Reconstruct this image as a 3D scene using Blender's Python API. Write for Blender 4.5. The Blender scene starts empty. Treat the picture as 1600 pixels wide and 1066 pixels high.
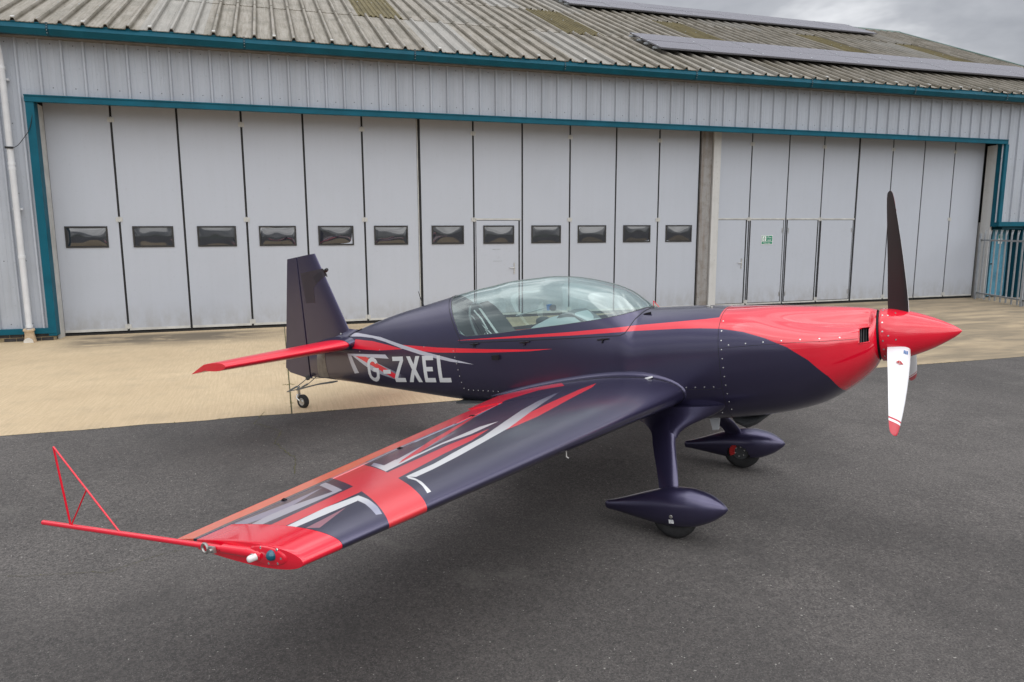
import bpy, bmesh, math, random
import numpy as np
from mathutils import Vector, Matrix

random.seed(7)
rng = np.random.default_rng(7)
SC = bpy.context.scene
COL = SC.collection
R = math.radians

# ------------------------------------------------------------------ camera
cam_d = bpy.data.cameras.new('camera')
cam = bpy.data.objects.new('camera', cam_d)
COL.objects.link(cam)
cam_d.sensor_width = 36.0
cam_d.lens = 36.0 * 1124.2667 / 1600.0
cam_d.clip_start = 0.05
cam_d.clip_end = 6000
PIT, ROL = 0.1554, -0.0033
_r = Vector((1, 0, 0)); _f = Vector((0, math.cos(PIT), -math.sin(PIT))); _u = Vector((0, math.sin(PIT), math.cos(PIT)))
_r2 = _r * math.cos(ROL) + _u * math.sin(ROL); _u2 = _u * math.cos(ROL) - _r * math.sin(ROL)
cam.matrix_world = Matrix((( _r2.x, _u2.x, -_f.x, 0), (_r2.y, _u2.y, -_f.y, 0), (_r2.z, _u2.z, -_f.z, 2.2), (0, 0, 0, 1)))
SC.camera = cam

# ------------------------------------------------------------------ light: overcast sky and a very soft sun
SUN_ELEV, SUN_AZ = R(56), R(-62)          # azimuth of the sun measured from +x towards +y
SUN_DIR = Vector((math.cos(SUN_ELEV) * math.cos(SUN_AZ), math.cos(SUN_ELEV) * math.sin(SUN_AZ), math.sin(SUN_ELEV)))
w = bpy.data.worlds.new('World'); SC.world = w; w.use_nodes = True
nt = w.node_tree; nt.nodes.clear()
def wn(t, **k):
    n = nt.nodes.new(t)
    for a, v in k.items(): setattr(n, a, v)
    return n
out = wn('ShaderNodeOutputWorld')
sky = wn('ShaderNodeTexSky', sky_type='NISHITA', sun_disc=False)
sky.sun_elevation = SUN_ELEV; sky.sun_rotation = R(90) - SUN_AZ
bg1 = wn('ShaderNodeBackground'); bg1.inputs['Strength'].default_value = 0.06
nt.links.new(sky.outputs[0], bg1.inputs['Color'])
tc = wn('ShaderNodeTexCoord')
mp = wn('ShaderNodeMapping'); mp.inputs['Scale'].default_value = (1.0, 1.0, 2.6); mp.inputs['Location'].default_value = (1.7, 0.9, 0.35)
nt.links.new(tc.outputs['Generated'], mp.inputs['Vector'])
nz = wn('ShaderNodeTexNoise'); nz.inputs['Scale'].default_value = 2.1; nz.inputs['Detail'].default_value = 6; nz.inputs['Roughness'].default_value = 0.56; nz.inputs['Distortion'].default_value = 0.3
nt.links.new(mp.outputs[0], nz.inputs['Vector'])
cr = wn('ShaderNodeValToRGB')
cr.color_ramp.elements[0].position = 0.36; cr.color_ramp.elements[0].color = (0.165, 0.172, 0.19, 1)
cr.color_ramp.elements[1].position = 0.64; cr.color_ramp.elements[1].color = (0.62, 0.625, 0.635, 1)
e = cr.color_ramp.elements.new(0.50); e.color = (0.27, 0.277, 0.295, 1)
nt.links.new(nz.outputs['Fac'], cr.inputs[0])
bg2 = wn('ShaderNodeBackground'); # standard overcast sky: luminance rises towards the zenith as (1 + 2 sin elevation)
sep = wn('ShaderNodeSeparateXYZ'); nt.links.new(tc.outputs['Generated'], sep.inputs[0])
mz = wn('ShaderNodeMath', operation='MAXIMUM'); nt.links.new(sep.outputs[2], mz.inputs[0]); mz.inputs[1].default_value = 0.0
ma = wn('ShaderNodeMath', operation='MULTIPLY_ADD'); nt.links.new(mz.outputs[0], ma.inputs[0]); ma.inputs[1].default_value = 2 / 1.68; ma.inputs[2].default_value = 1 / 1.68
nt.links.new(ma.outputs[0], bg2.inputs['Strength'])
nt.links.new(cr.outputs[0], bg2.inputs['Color'])
mx = wn('ShaderNodeMixShader'); mx.inputs[0].default_value = 0.94
nt.links.new(bg1.outputs[0], mx.inputs[1]); nt.links.new(bg2.outputs[0], mx.inputs[2])
nt.links.new(mx.outputs[0], out.inputs[0])
sl = bpy.data.lights.new('sun', 'SUN'); sl.energy = 0.95; sl.angle = R(100); sl.color = (1.0, 0.985, 0.96)
so = bpy.data.objects.new('sun', sl); COL.objects.link(so)
so.rotation_euler = (-SUN_DIR).to_track_quat('-Z', 'Y').to_euler(); so.location = (0, 0, 30)
SC.view_settings.view_transform = 'Standard'; SC.view_settings.look = 'None'
SC.view_settings.exposure = 1.08; SC.view_settings.gamma = 1.0; SC.view_settings.use_curve_mapping = False

# ------------------------------------------------------------------ node helpers
class NT:
    def __init__(s, name):
        s.m = bpy.data.materials.new(name); s.m.use_nodes = True; s.t = s.m.node_tree; s.t.nodes.clear()
        s.out = s.t.nodes.new('ShaderNodeOutputMaterial')
        s.b = s.t.nodes.new('ShaderNodeBsdfPrincipled'); s.t.links.new(s.b.outputs[0], s.out.inputs[0])
    def n(s, t, **k):
        q = s.t.nodes.new(t)
        for a, v in k.items(): setattr(q, a, v)
        return q
    def link(s, a, b): s.t.links.new(a, b)
    def setin(s, sock, v):
        if isinstance(v, bpy.types.NodeSocket): s.link(v, sock)
        else: sock.default_value = v
    def math(s, op, a, b=None, c=None):
        q = s.n('ShaderNodeMath', operation=op)
        for i, v in enumerate((a, b, c)):
            if v is not None: s.setin(q.inputs[i], v)
        return q.outputs[0]
    def mix(s, fac, a, b, blend='MIX'):
        q = s.n('ShaderNodeMix', data_type='RGBA', blend_type=blend)
        s.setin(q.inputs[0], fac)
        for i, v in ((6, a), (7, b)):
            if not isinstance(v, bpy.types.NodeSocket) and len(v) == 3: v = (*v, 1)
            s.setin(q.inputs[i], v)
        return q.outputs[2]
    def coord(s): return s.n('ShaderNodeTexCoord').outputs['Object']
    def noise(s, vec, scale, detail=4, rough=0.55, dist=0.0, out='Fac'):
        q = s.n('ShaderNodeTexNoise'); s.link(vec, q.inputs['Vector'])
        q.inputs['Scale'].default_value = scale; q.inputs['Detail'].default_value = detail
        q.inputs['Roughness'].default_value = rough; q.inputs['Distortion'].default_value = dist
        return q.outputs[out]
    def mapv(s, vec, sc=(1, 1, 1), loc=(0, 0, 0), rot=(0, 0, 0)):
        q = s.n('ShaderNodeMapping'); s.link(vec, q.inputs[0])
        q.inputs['Scale'].default_value = sc; q.inputs['Location'].default_value = loc; q.inputs['Rotation'].default_value = rot
        return q.outputs[0]
    def mr(s, v, a, b, c=0.0, d=1.0, smooth=False):
        q = s.n('ShaderNodeMapRange', interpolation_type='SMOOTHSTEP' if smooth else 'LINEAR'); q.clamp = True
        s.setin(q.inputs[0], v)
        for i, x in enumerate((a, b, c, d)): q.inputs[i + 1].default_value = x
        return q.outputs[0]
    def bump(s, h, strength=0.3, dist=0.01):
        q = s.n('ShaderNodeBump'); q.inputs['Strength'].default_value = strength; q.inputs['Distance'].default_value = dist
        s.link(h, q.inputs['Height']); s.link(q.outputs[0], s.b.inputs['Normal'])
    def set(s, **k):
        for a, v in k.items():
            sock = s.b.inputs[a.replace('_', ' ')]
            if not isinstance(v, bpy.types.NodeSocket) and isinstance(v, tuple) and len(v) == 3: v = (*v, 1)
            s.setin(sock, v)
        return s
    def curve(s, v, pts):
        """piecewise linear curve y(t) of points with t, y in 0..1"""
        q = s.n('ShaderNodeFloatCurve'); s.link(v, q.inputs['Value'])
        c = q.mapping.curves[0]
        while len(c.points) > 2: c.points.remove(c.points[-1])
        c.points[0].location = pts[0]; c.points[1].location = pts[-1]
        for p in pts[1:-1]: c.points.new(*p)
        for p in c.points: p.handle_type = 'VECTOR'
        q.mapping.update()
        return q.outputs[0]
    def band(s, X, Yv, poly, lo=0.0, hi=1.0):
        """mask of a polygon that is single-banded along X; Y scaled to 0..1 by lo..hi"""
        xs = sorted(set(p[0] for p in poly)); n = len(poly); up = []; dn = []
        xs2 = []
        for a, b in zip(xs, xs[1:]):
            xs2 += [a + 1e-5, b - 1e-5]
        for x in xs2:
            ys = []
            for i in range(n):
                (x0, y0), (x1, y1) = poly[i], poly[(i + 1) % n]
                if (x0 - x) * (x1 - x) < 0: ys.append(y0 + (y1 - y0) * (x - x0) / (x1 - x0))
            if len(ys) < 2: ys = (up and [up[-1][1], dn[-1][1]]) or [0, 0]
            up.append((x, max(ys))); dn.append((x, min(ys)))
        def red(L):                       # drop doubles
            o = []
            for p in L:
                if o and abs(p[0] - o[-1][0]) < 5e-5 and abs(p[1] - o[-1][1]) < 1e-3: continue
                o.append(p)
            return o
        x0, x1 = xs[0], xs[-1]
        t = s.mr(X, x0, x1)
        f = lambda L: [((x - x0) / (x1 - x0), (y - lo) / (hi - lo)) for x, y in red(L)]
        yn = s.mr(Yv, lo, hi)
        m = s.math('MULTIPLY', s.math('LESS_THAN', yn, s.curve(t, f(up))), s.math('GREATER_THAN', yn, s.curve(t, f(dn))))
        m = s.math('MULTIPLY', m, s.math('GREATER_THAN', X, x0 + 1e-4))
        return s.math('MULTIPLY', m, s.math('LESS_THAN', X, x1 - 1e-4))

def simple(name, col, rough=0.5, metal=0.0, var=0.12, scale=6.0, spec=0.5, coat=0.0, bump=0.0, bscale=60.0):
    """a plain material with slight procedural unevenness in colour and gloss"""
    t = NT(name); c = t.coord()
    f = t.noise(c, scale, 5)
    d = tuple(x * (1 - var) for x in col); l = tuple(min(1, x * (1 + var)) for x in col)
    t.set(Base_Color=t.mix(t.mr(f, .3, .7), d, l), Metallic=metal, Roughness=t.mr(t.noise(c, scale * 2.3, 3), .2, .8, rough * .9, min(1, rough * 1.12)))
    t.b.inputs['Specular IOR Level'].default_value = spec
    t.b.inputs['Coat Weight'].default_value = coat; t.b.inputs['Coat Roughness'].default_value = 0.06
    if bump: t.bump(t.noise(c, bscale, 3), bump, 0.004)
    return t.m

# ------------------------------------------------------------------ mesh helpers
def tag(o, label=None, cat=None, group=None, kind=None):
    if label: o['label'] = label
    if cat: o['category'] = cat
    if group: o['group'] = group
    if kind: o['kind'] = kind
    return o
def empty(name, loc=(0, 0, 0), rot=None):
    o = bpy.data.objects.new(name, None); COL.objects.link(o); o.empty_display_size = 0.2
    o.location = loc
    if rot is not None: o.matrix_world = rot
    return o
def link(name, me, mats, parent=None, smooth=None):
    o = bpy.data.objects.new(name, me); COL.objects.link(o)
    if mats is not None and not me.materials:
        for m in (mats if isinstance(mats, (list, tuple)) else [mats]): me.materials.append(m)
    if parent is not None: o.parent = parent
    return o
def mesh(name, verts, faces, mats, parent=None, smooth=None, mi=None, weld=0.0):
    me = bpy.data.meshes.new(name)
    me.from_pydata([tuple(map(float, v)) for v in verts], [], faces)
    if mi is not None: me.polygons.foreach_set('material_index', mi)
    me.validate(); me.update()
    bm = bmesh.new(); bm.from_mesh(me)
    if weld: bmesh.ops.remove_doubles(bm, verts=bm.verts, dist=weld); bmesh.ops.dissolve_degenerate(bm, edges=bm.edges, dist=weld)
    bmesh.ops.recalc_face_normals(bm, faces=bm.faces)
    bm.to_mesh(me); bm.free()
    if smooth is not None:
        me.polygons.foreach_set('use_smooth', [True] * len(me.polygons))
        if smooth < 179: me.set_sharp_from_angle(angle=R(smooth))
    return link(name, me, mats, parent)
class MB:
    """collects simple solids into one mesh"""
    def __init__(s): s.v = []; s.f = []; s.mi = []
    def add(s, v, f, mi=0):
        k = len(s.v); s.v += [tuple(map(float, q)) for q in v]; s.f += [tuple(i + k for i in q) for q in f]; s.mi += [mi] * len(f); return s
    def box(s, a, b, mi=0):
        (x0, y0, z0), (x1, y1, z1) = a, b
        return s.add([(x0, y0, z0), (x1, y0, z0), (x1, y1, z0), (x0, y1, z0), (x0, y0, z1), (x1, y0, z1), (x1, y1, z1), (x0, y1, z1)],
                     [(0, 3, 2, 1), (4, 5, 6, 7), (0, 1, 5, 4), (1, 2, 6, 5), (2, 3, 7, 6), (3, 0, 4, 7)], mi)
    def tube(s, pts, r, n=8, mi=0, cap=True):
        pts = [Vector(p) for p in pts]; rr = r if isinstance(r, (list, tuple)) else [r] * len(pts)
        vs = []; prev = None
        for i, p in enumerate(pts):
            d = (pts[min(i + 1, len(pts) - 1)] - pts[max(i - 1, 0)]).normalized()
            if prev is None:
                a = d.orthogonal().normalized()
            else:
                a = (prev - d * prev.dot(d)); a = a.normalized() if a.length > 1e-6 else d.orthogonal().normalized()
            prev = a; b = d.cross(a)
            for k in range(n):
                t = 2 * math.pi * k / n; vs.append(p + (a * math.cos(t) + b * math.sin(t)) * rr[i])
        fs = []
        for i in range(len(pts) - 1):
            for k in range(n): fs.append((i * n + k, i * n + (k + 1) % n, (i + 1) * n + (k + 1) % n, (i + 1) * n + k))
        if cap: fs += [tuple(range(n))[::-1], tuple(range((len(pts) - 1) * n, len(pts) * n))]
        return s.add(vs, fs, mi)
    def lathe(s, prof, o, ax, n=24, mi=0):
        """prof: (distance along axis, radius)"""
        o = Vector(o); ax = Vector(ax).normalized(); a = ax.orthogonal().normalized(); b = ax.cross(a)
        vs = []; fs = []
        for h, r in prof:
            for k in range(n):
                t = 2 * math.pi * k / n; vs.append(o + ax * h + (a * math.cos(t) + b * math.sin(t)) * max(r, 1e-5))
        for i in range(len(prof) - 1):
            for k in range(n): fs.append((i * n + k, i * n + (k + 1) % n, (i + 1) * n + (k + 1) % n, (i + 1) * n + k))
        return s.add(vs, fs, mi)
    def build(s, name, mats, parent=None, smooth=None, weld=0.0):
        return mesh(name, s.v, s.f, mats, parent, smooth, s.mi, weld)
def box(name, a, b, m, parent=None, bev=0.0):
    o = MB().box(a, b).build(name, m, parent)
    if bev:
        bm = bmesh.new(); bm.from_mesh(o.data); bmesh.ops.bevel(bm, geom=bm.edges, offset=bev, segments=2, affect='EDGES', profile=0.6); bm.to_mesh(o.data); bm.free()
    return o
def loft(rings, closed=True, cap=(True, True)):
    n = len(rings[0]); vs = [p for r in rings for p in r]; fs = []
    for i in range(len(rings) - 1):
        for k in range(n if closed else n - 1): fs.append((i * n + k, i * n + (k + 1) % n, (i + 1) * n + (k + 1) % n, (i + 1) * n + k))
    if cap[0]: fs.append(tuple(range(n))[::-1])
    if cap[1]: fs.append(tuple(range((len(rings) - 1) * n, len(rings) * n)))
    return vs, fs
def copy_to(o, parent, loc=None, name=None):
    c = o.copy(); COL.objects.link(c); c.parent = parent
    if loc is not None: c.location = loc
    return c

# ------------------------------------------------------------------ materials of the place
def m_asphalt():
    t = NT('asphalt'); c = t.coord()
    big = t.noise(c, 0.22, 5, .55, .6); mid = t.noise(c, 1.7, 5, .6); fine = t.noise(c, 70, 4, .75); grit = t.noise(c, 260, 2, .7)
    v = t.n('ShaderNodeTexVoronoi', feature='F1'); t.link(c, v.inputs['Vector']); v.inputs['Scale'].default_value = 85
    base = t.mix(t.mr(big, .40, .60), (.108, .098, .092), (.188, .171, .160))
    base = t.mix(t.mr(mid, .42, .75, 0, .55), base, (.112, .104, .100))
    base = t.mix(t.mr(fine, .40, .62, 0, .8), base, (.036, .034, .034))
    base = t.mix(t.mr(v.outputs['Distance'], .12, .30, .6, 0), base, (.25, .24, .23))
    st = t.math('GREATER_THAN', t.noise(c, 45, 2, .5), .728)
    clump = t.noise(c, 26, 4, .7); base = t.mix(t.mr(clump, .36, .64, .42, 0), base, (.03, .029, .029))
    pat = t.noise(c, .62, 6, .68, 1.2); base = t.mix(t.mr(pat, .56, .66, 0, .38), base, (.055, .052, .050)); base = t.mix(t.mr(pat, .40, .30, 0, .30), base, (.19, .18, .165))
    base = t.mix(t.math('MULTIPLY', st, .7), base, (.40, .38, .35))
    t.set(Base_Color=base, Roughness=t.mr(mid, .3, .7, .78, .92)); t.b.inputs['Specular IOR Level'].default_value = .35
    h = t.math('ADD', t.math('MULTIPLY', fine, 1.0), t.math('MULTIPLY', grit, .5)); t.bump(h, .55, .006)
    return t.m
def m_concrete():
    t = NT('brushed_concrete'); c = t.coord()      # object space is the hangar's: x along the doors, y into the building
    sx = t.n('ShaderNodeSeparateXYZ'); t.link(c, sx.inputs[0]); X, Y = sx.outputs[0], sx.outputs[1]
    big = t.noise(c, .45, 5, .6, .5); mid = t.noise(c, 2.2, 6, .6); fine = t.noise(c, 60, 3, .65)
    brush = t.noise(t.mapv(c, (30, 1.3, 1), rot=(0, 0, R(-6))), 1.6, 4, .6)
    base = t.mix(t.mr(big, .3, .7), (.55, .425, .275), (.67, .53, .35))
    base = t.mix(t.mr(brush, .38, .62, 0, .42), base, (.44, .335, .205))
    base = t.mix(t.mr(mid, .5, .8, 0, .35), base, (.30, .25, .18))
    # dirt washed along the foot of the doors and oil-grey wear on the far bays
    near = t.math('MULTIPLY', t.mr(Y, -2.6, -1.1, smooth=True), t.mr(Y, -.1, -.55, smooth=True))
    near = t.math('MULTIPLY', near, t.math('MULTIPLY', t.mr(X, .0, .9, smooth=True), t.mr(X, 4.6, 3.0, .3, 1, smooth=True)))
    dirt = t.math('MULTIPLY', near, t.mr(t.noise(t.mapv(c, (.7, 1.4, 1)), 1.3, 6, .65, .6), .33, .52))
    base = t.mix(t.math('MULTIPLY', dirt, .95), base, (.14, .118, .09))
    wear = t.math('MULTIPLY', t.mr(X, 9, 14.5, smooth=True), t.mr(t.noise(t.mapv(c, (.5, 1.6, 1)), 1.2, 6, .62, .4), .34, .60, .35, 1))
    base = t.mix(t.math('MULTIPLY', wear, .85), base, (.17, .145, .108))
    base = t.mix(t.mr(fine, .3, .7, .0, .28), base, (.26, .21, .14))
    t.set(Base_Color=base, Roughness=.9); t.b.inputs['Specular IOR Level'].default_value = .3
    t.bump(t.math('ADD', brush, t.math('MULTIPLY', fine, .6)), .35, .006)
    return t.m
def m_sheet(name, col, dirt, amount, rough=.42, scale=.9, axis=2):
    """profiled steel: paint with streaks of dirt running down the slope"""
    t = NT(name); c = t.coord()
    sc = [3.2, 3.2, 3.2]; sc[axis] = .22
    streak = t.noise(t.mapv(c, tuple(sc)), 2.4, 6, .62, .2); blot = t.noise(c, scale, 6, .62); speck = t.noise(c, 17, 4, .6)
    b = t.mix(t.mr(streak, .42, .72, 0, amount), col, dirt)
    b = t.mix(t.mr(blot, .48, .75, 0, amount * .8), b, tuple(x * .7 for x in dirt))
    b = t.mix(t.math('MULTIPLY', t.mr(speck, .60, .72), amount * .75), b, tuple(x * .22 for x in dirt))
    t.set(Base_Color=b, Roughness=t.mr(blot, .3, .7, rough, rough + .2)); t.b.inputs['Specular IOR Level'].default_value = .35
    return t.m
M = {}
M['asphalt'] = m_asphalt(); M['concrete'] = m_concrete()
M['clad'] = m_sheet('grey_cladding', (.40, .432, .485), (.26, .27, .29), .28, .45)
def m_roof():
    t = NT('weathered_roof_sheet'); c = t.coord(); sx = t.n('ShaderNodeSeparateXYZ'); t.link(c, sx.inputs[0])
    rnd = t.n('ShaderNodeObjectInfo').outputs['Random']
    off = t.n('ShaderNodeCombineXYZ'); t.link(t.math('MULTIPLY', rnd, 37.0), off.inputs[0]); t.link(t.math('MULTIPLY', rnd, 91.0), off.inputs[1])
    v = t.n('ShaderNodeVectorMath', operation='ADD'); t.link(c, v.inputs[0]); t.link(off.outputs[0], v.inputs[1]); V = v.outputs[0]
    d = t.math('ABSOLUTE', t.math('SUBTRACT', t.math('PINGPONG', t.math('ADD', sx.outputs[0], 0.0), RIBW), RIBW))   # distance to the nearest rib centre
    streak = t.noise(t.mapv(V, (5.5, .35, 1)), 3.0, 6, .62, .2); blot = t.noise(V, 1.3, 6, .65); speck = t.noise(V, 22, 5, .65)
    b = t.mix(t.mr(streak, .40, .68), (.32, .293, .252), (.20, .178, .138))
    b = t.mix(t.mr(blot, .46, .70, 0, .7), b, (.155, .146, .115))
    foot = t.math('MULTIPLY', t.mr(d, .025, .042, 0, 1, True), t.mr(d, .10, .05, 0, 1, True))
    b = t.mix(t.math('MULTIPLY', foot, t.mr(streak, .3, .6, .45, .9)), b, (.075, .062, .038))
    b = t.mix(t.math('MULTIPLY', t.mr(speck, .57, .66), t.mr(blot, .35, .6, .25, .95)), b, (.035, .035, .033))
    b = t.mix(t.math('MULTIPLY', t.mr(rnd, .72, .95), .45), b, (.36, .36, .35))
    t.set(Base_Color=b, Roughness=.62); t.b.inputs['Specular IOR Level'].default_value = .35
    return t.m
RIBW = 1.1355 / 6
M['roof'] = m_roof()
M['grp'] = m_sheet('mossy_rooflight', (.15, .122, .05), (.07, .058, .024), .8, .6, 1.8, axis=1)
M['teal'] = simple('teal_trim_paint', (.001, .088, .135), .5, var=.16, scale=2.2, spec=.22)
M['tealdark'] = simple('dark_teal_paint', (.001, .052, .082), .5, var=.2, scale=3, spec=.25)
M['bluedoor'] = m_sheet('faded_blue_door_paint', (.10, .30, .42), (.05, .17, .25), .7, .5, 3)
M['leaf'] = m_sheet('grey_door_paint', (.455, .485, .545), (.385, .405, .435), .12, .42, .55)
_t = M['leaf'].node_tree; _b = _t.nodes['Principled BSDF']; _src = _b.inputs['Base Color'].links[0].from_socket      # grime splashed up the foot of the doors
class _W(NT):
    def __init__(s): s.t = _t
_w = _W(); _c = _w.coord(); _sx = _w.n('ShaderNodeSeparateXYZ'); _w.link(_c, _sx.inputs[0])
_gm = _w.math('MULTIPLY', _w.mr(_sx.outputs[2], .75, .06, smooth=True), _w.mr(_w.noise(_w.mapv(_c, (2.5, 1, 1.2)), 2.0, 6, .65), .38, .62, .08, .42))
_w.link(_w.mix(_gm, _src, (.25, .225, .185)), _b.inputs['Base Color'])
M['frame'] = simple('off_white_steel', (.50, .50, .48), .5, var=.15, scale=4)
M['whitepost'] = m_sheet('flaking_white_post', (.56, .56, .55), (.36, .34, .31), .28, .6, 3)
M['rust'] = m_sheet('rusty_grey_channel', (.29, .285, .28), (.16, .10, .06), .6, .6, 4)
M['rubber'] = simple('black_rubber_seal', (.012, .012, .013), .7)
M['black'] = simple('matt_black', (.008, .008, .009), .55)
M['pvc'] = simple('white_pvc', (.64, .66, .69), .4, var=.06)
M['clay'] = simple('buff_clay', (.50, .38, .25), .75, var=.2, scale=20)
M['brick'] = simple('blue_brick', (.045, .042, .045), .75, var=.5, scale=12, bump=.5, bscale=90)
M['mortar'] = simple('mortar', (.30, .24, .15), .9, var=.25, scale=25)
M['galv'] = simple('galvanised_steel', (.36, .385, .41), .5, metal=.1, var=.18, scale=9)
M['dgalv'] = simple('weathered_fixings', (.10, .10, .105), .6)
M['pane'] = simple('dark_window_pane', (.018, .021, .028), .07, var=.3, scale=3, spec=1.0, coat=1.0)
M['wframe'] = simple('black_window_gasket', (.022, .021, .02), .55)
M['silver'] = simple('brushed_metal', (.52, .52, .51), .35, metal=.8, var=.1, scale=20)
M['soffit'] = simple('brown_grey_soffit', (.16, .145, .125), .7, var=.25)
M['green'] = simple('sign_green', (.0, .22, .12), .45, var=.05)
M['white'] = simple('sign_white', (.78, .79, .78), .45, var=.03)
M['moss'] = simple('yellow_green_moss', (.13, .13, .03), .9, var=.5, scale=30)
M['grass'] = simple('short_grass', (.05, .075, .02), .95, var=.4, scale=.5)
M['pv'] = simple('solar_cell_glass', (.17, .16, .185), .25, var=.12, scale=.8, spec=.9)
M['pvframe'] = simple('solar_frame', (.165, .16, .18), .35)
M['ridge'] = simple('dull_green_trim', (.07, .125, .105), .5, var=.2)
M['dirtjoint'] = simple('joint_filler', (.085, .08, .04), .95, var=.4, scale=20)

# ------------------------------------------------------------------ ground
g = mesh('ground', [(-2000, -2000, -.2), (2000, -2000, -.2), (2000, 2000, -.2), (-2000, 2000, -.2)], [(0, 1, 2, 3)], M['grass']); tag(g, 'short grass field around the airfield apron', kind='structure')
YAW = 0.3127
HO = Matrix.Translation((-9.38, 14.8394, 0)) @ Matrix.Rotation(YAW, 4, 'Z')
def hworld(u, v, z): return HO @ Vector((u, v, z))
FALL = ([-200, -16, -12.6, -11.45, -10.3, -9.3, -8.4, -7.4, -6.4, -5.2, -4.0, -2.6, -1.2, 0, 200], [-.085, -.066, -.0468, -.037, .002, .040, .0665, .0675, .062, .052, .040, .024, .008, .0, .0])
def fall(v): return float(np.interp(v, *FALL))
vv = [-120, -60, -30, -20] + list(np.arange(-16, .01, .35)) + [60, 110]
avs = [(u, v, fall(v) - (.02 if v > -8.3 else 0)) for v in vv for u in (-110, 120)]
g = mesh('asphalt_apron', avs, [(2 * i, 2 * i + 1, 2 * i + 3, 2 * i + 2) for i in range(len(vv) - 1)], M['asphalt'], None, 179); g.matrix_world = HO
tag(g, 'dark grey asphalt apron under the aeroplane', kind='structure')
def ground_z(p): return fall((HO.inverted() @ Vector((p[0], p[1], 0))).y)
conc = empty('concrete_apron', rot=HO); tag(conc, 'tan brushed concrete strip in front of the hangar doors', kind='structure')
JU = 4.425; EDGE = -8.41
for a, b in ((-14, JU - .008), (JU + .008, 60)):
    # one slab each side of the expansion joint, front edge a little uneven
    vs = []; n = 60; rows = [0, .02] + list(np.linspace(.06, 1, 24)); m_ = len(rows)
    for i in range(n + 1):
        u = a + (b - a) * i / n; e0 = EDGE + .012 * math.sin(u * 5.1) + .01 * math.sin(u * 13.7)
        for r_ in rows: v = e0 + (.35 - e0) * r_; vs.append((u, v, fall(v) + .005 - (.004 if r_ == 0 else 0)))
    fs = [(i * m_ + j, (i + 1) * m_ + j, (i + 1) * m_ + j + 1, i * m_ + j + 1) for i in range(n) for j in range(m_ - 1)]
    mesh('concrete_slab', vs, fs, M['concrete'], conc, 60)
jb = MB()
for v in np.arange(-8.40, .1, .35): jb.add([(JU - .012, v, fall(v) + .001), (JU + .012, v, fall(v) + .001), (JU + .012, v + .35, fall(v + .35) + .001), (JU - .012, v + .35, fall(v + .35) + .001)], [(0, 1, 2, 3)])
jb.build('joint_filler', M['dirtjoint'], conc)

# moss and weeds in the joint, along the slab edge and in the asphalt cracks
mb = MB()
def tuft(p, s, n=4):
    for _ in range(n):
        a = random.uniform(0, 6.28); l = s * random.uniform(.5, 1.2); wd = s * .28
        d = Vector((math.cos(a), math.sin(a), 0)); sd = Vector((-d.y, d.x, 0)) * wd
        q = Vector(p) + Vector((random.gauss(0, s * .4), random.gauss(0, s * .4), 0)); tip = q + d * l * .8 + Vector((0, 0, l * random.uniform(.15, .45)))
        mb.add([q - sd, q + sd, tip], [(0, 1, 2)])
for _ in range(430):
    v = random.uniform(-8.1, -.3)
    if random.random() < .5 + .5 * math.sin(v * 3.1): tuft(hworld(JU + random.gauss(0, .008), v, fall(v) + .004), random.uniform(.006, .018))
for v, s in ((-6.75, .05), (-5.0, .03), (-4.1, .035), (-7.9, .03)):
    for _ in range(14): tuft(hworld(JU + random.gauss(0, s), v + random.gauss(0, s * .6), fall(v) + .004), s * .5)
for _ in range(1500):
    u = random.uniform(-2, 26); k = .5 + .5 * math.sin(u * 2.3) * math.sin(u * .9 + 1)
    if random.random() < k: tuft(hworld(u, EDGE - .01 + random.gauss(0, .012), .067), random.uniform(.006, .02), 3)
o = mb.build('moss', M['moss']); tag(o, 'yellow green moss and weeds in the slab joint', kind='stuff')
mb = MB(); cb = MB()
def crack(pts, wd, dens, ms):
    P = []
    for (a, b), (c, d) in zip(pts, pts[1:]):
        n = max(2, int(math.hypot(c - a, d - b) / .05))
        for i in range(n):
            t = i / n; q = Vector((a + (c - a) * t + random.gauss(0, .008), b + (d - b) * t + random.gauss(0, .008), 0)); q.z = ground_z(q) + .004; P.append(q)
    for p, q in zip(P, P[1:]):
        d = (q - p); sd = Vector((-d.y, d.x, 0)).normalized() * wd * random.uniform(.5, 1.3)
        cb.add([p - sd, q - sd, q + sd, p + sd], [(0, 1, 2, 3)])
        if random.random() < dens: tuft(p, ms, 5)
H2 = lambda u, v: tuple(hworld(u, v, 0))[:2]
crack([H2(4.11, -8.25), H2(4.02, -8.7), H2(4.3, -9.1), H2(4.24, -9.5), H2(4.42, -10.0), H2(4.41, -10.5)], .003, .6, .012)
crack([(-3.3, 4.40), (-3.0, 4.44), (-2.67, 4.47), (-2.5, 4.69), (-2.17, 4.9), (-1.8, 5.1)], .0016, .5, .006)
o = cb.build('asphalt_cracks', M['dirtjoint']); tag(o, 'dark branching cracks in the asphalt', kind='structure')
o = mb.build('crack_moss', M['moss']); tag(o, 'yellow moss growing in the asphalt cracks', kind='stuff')

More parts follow.
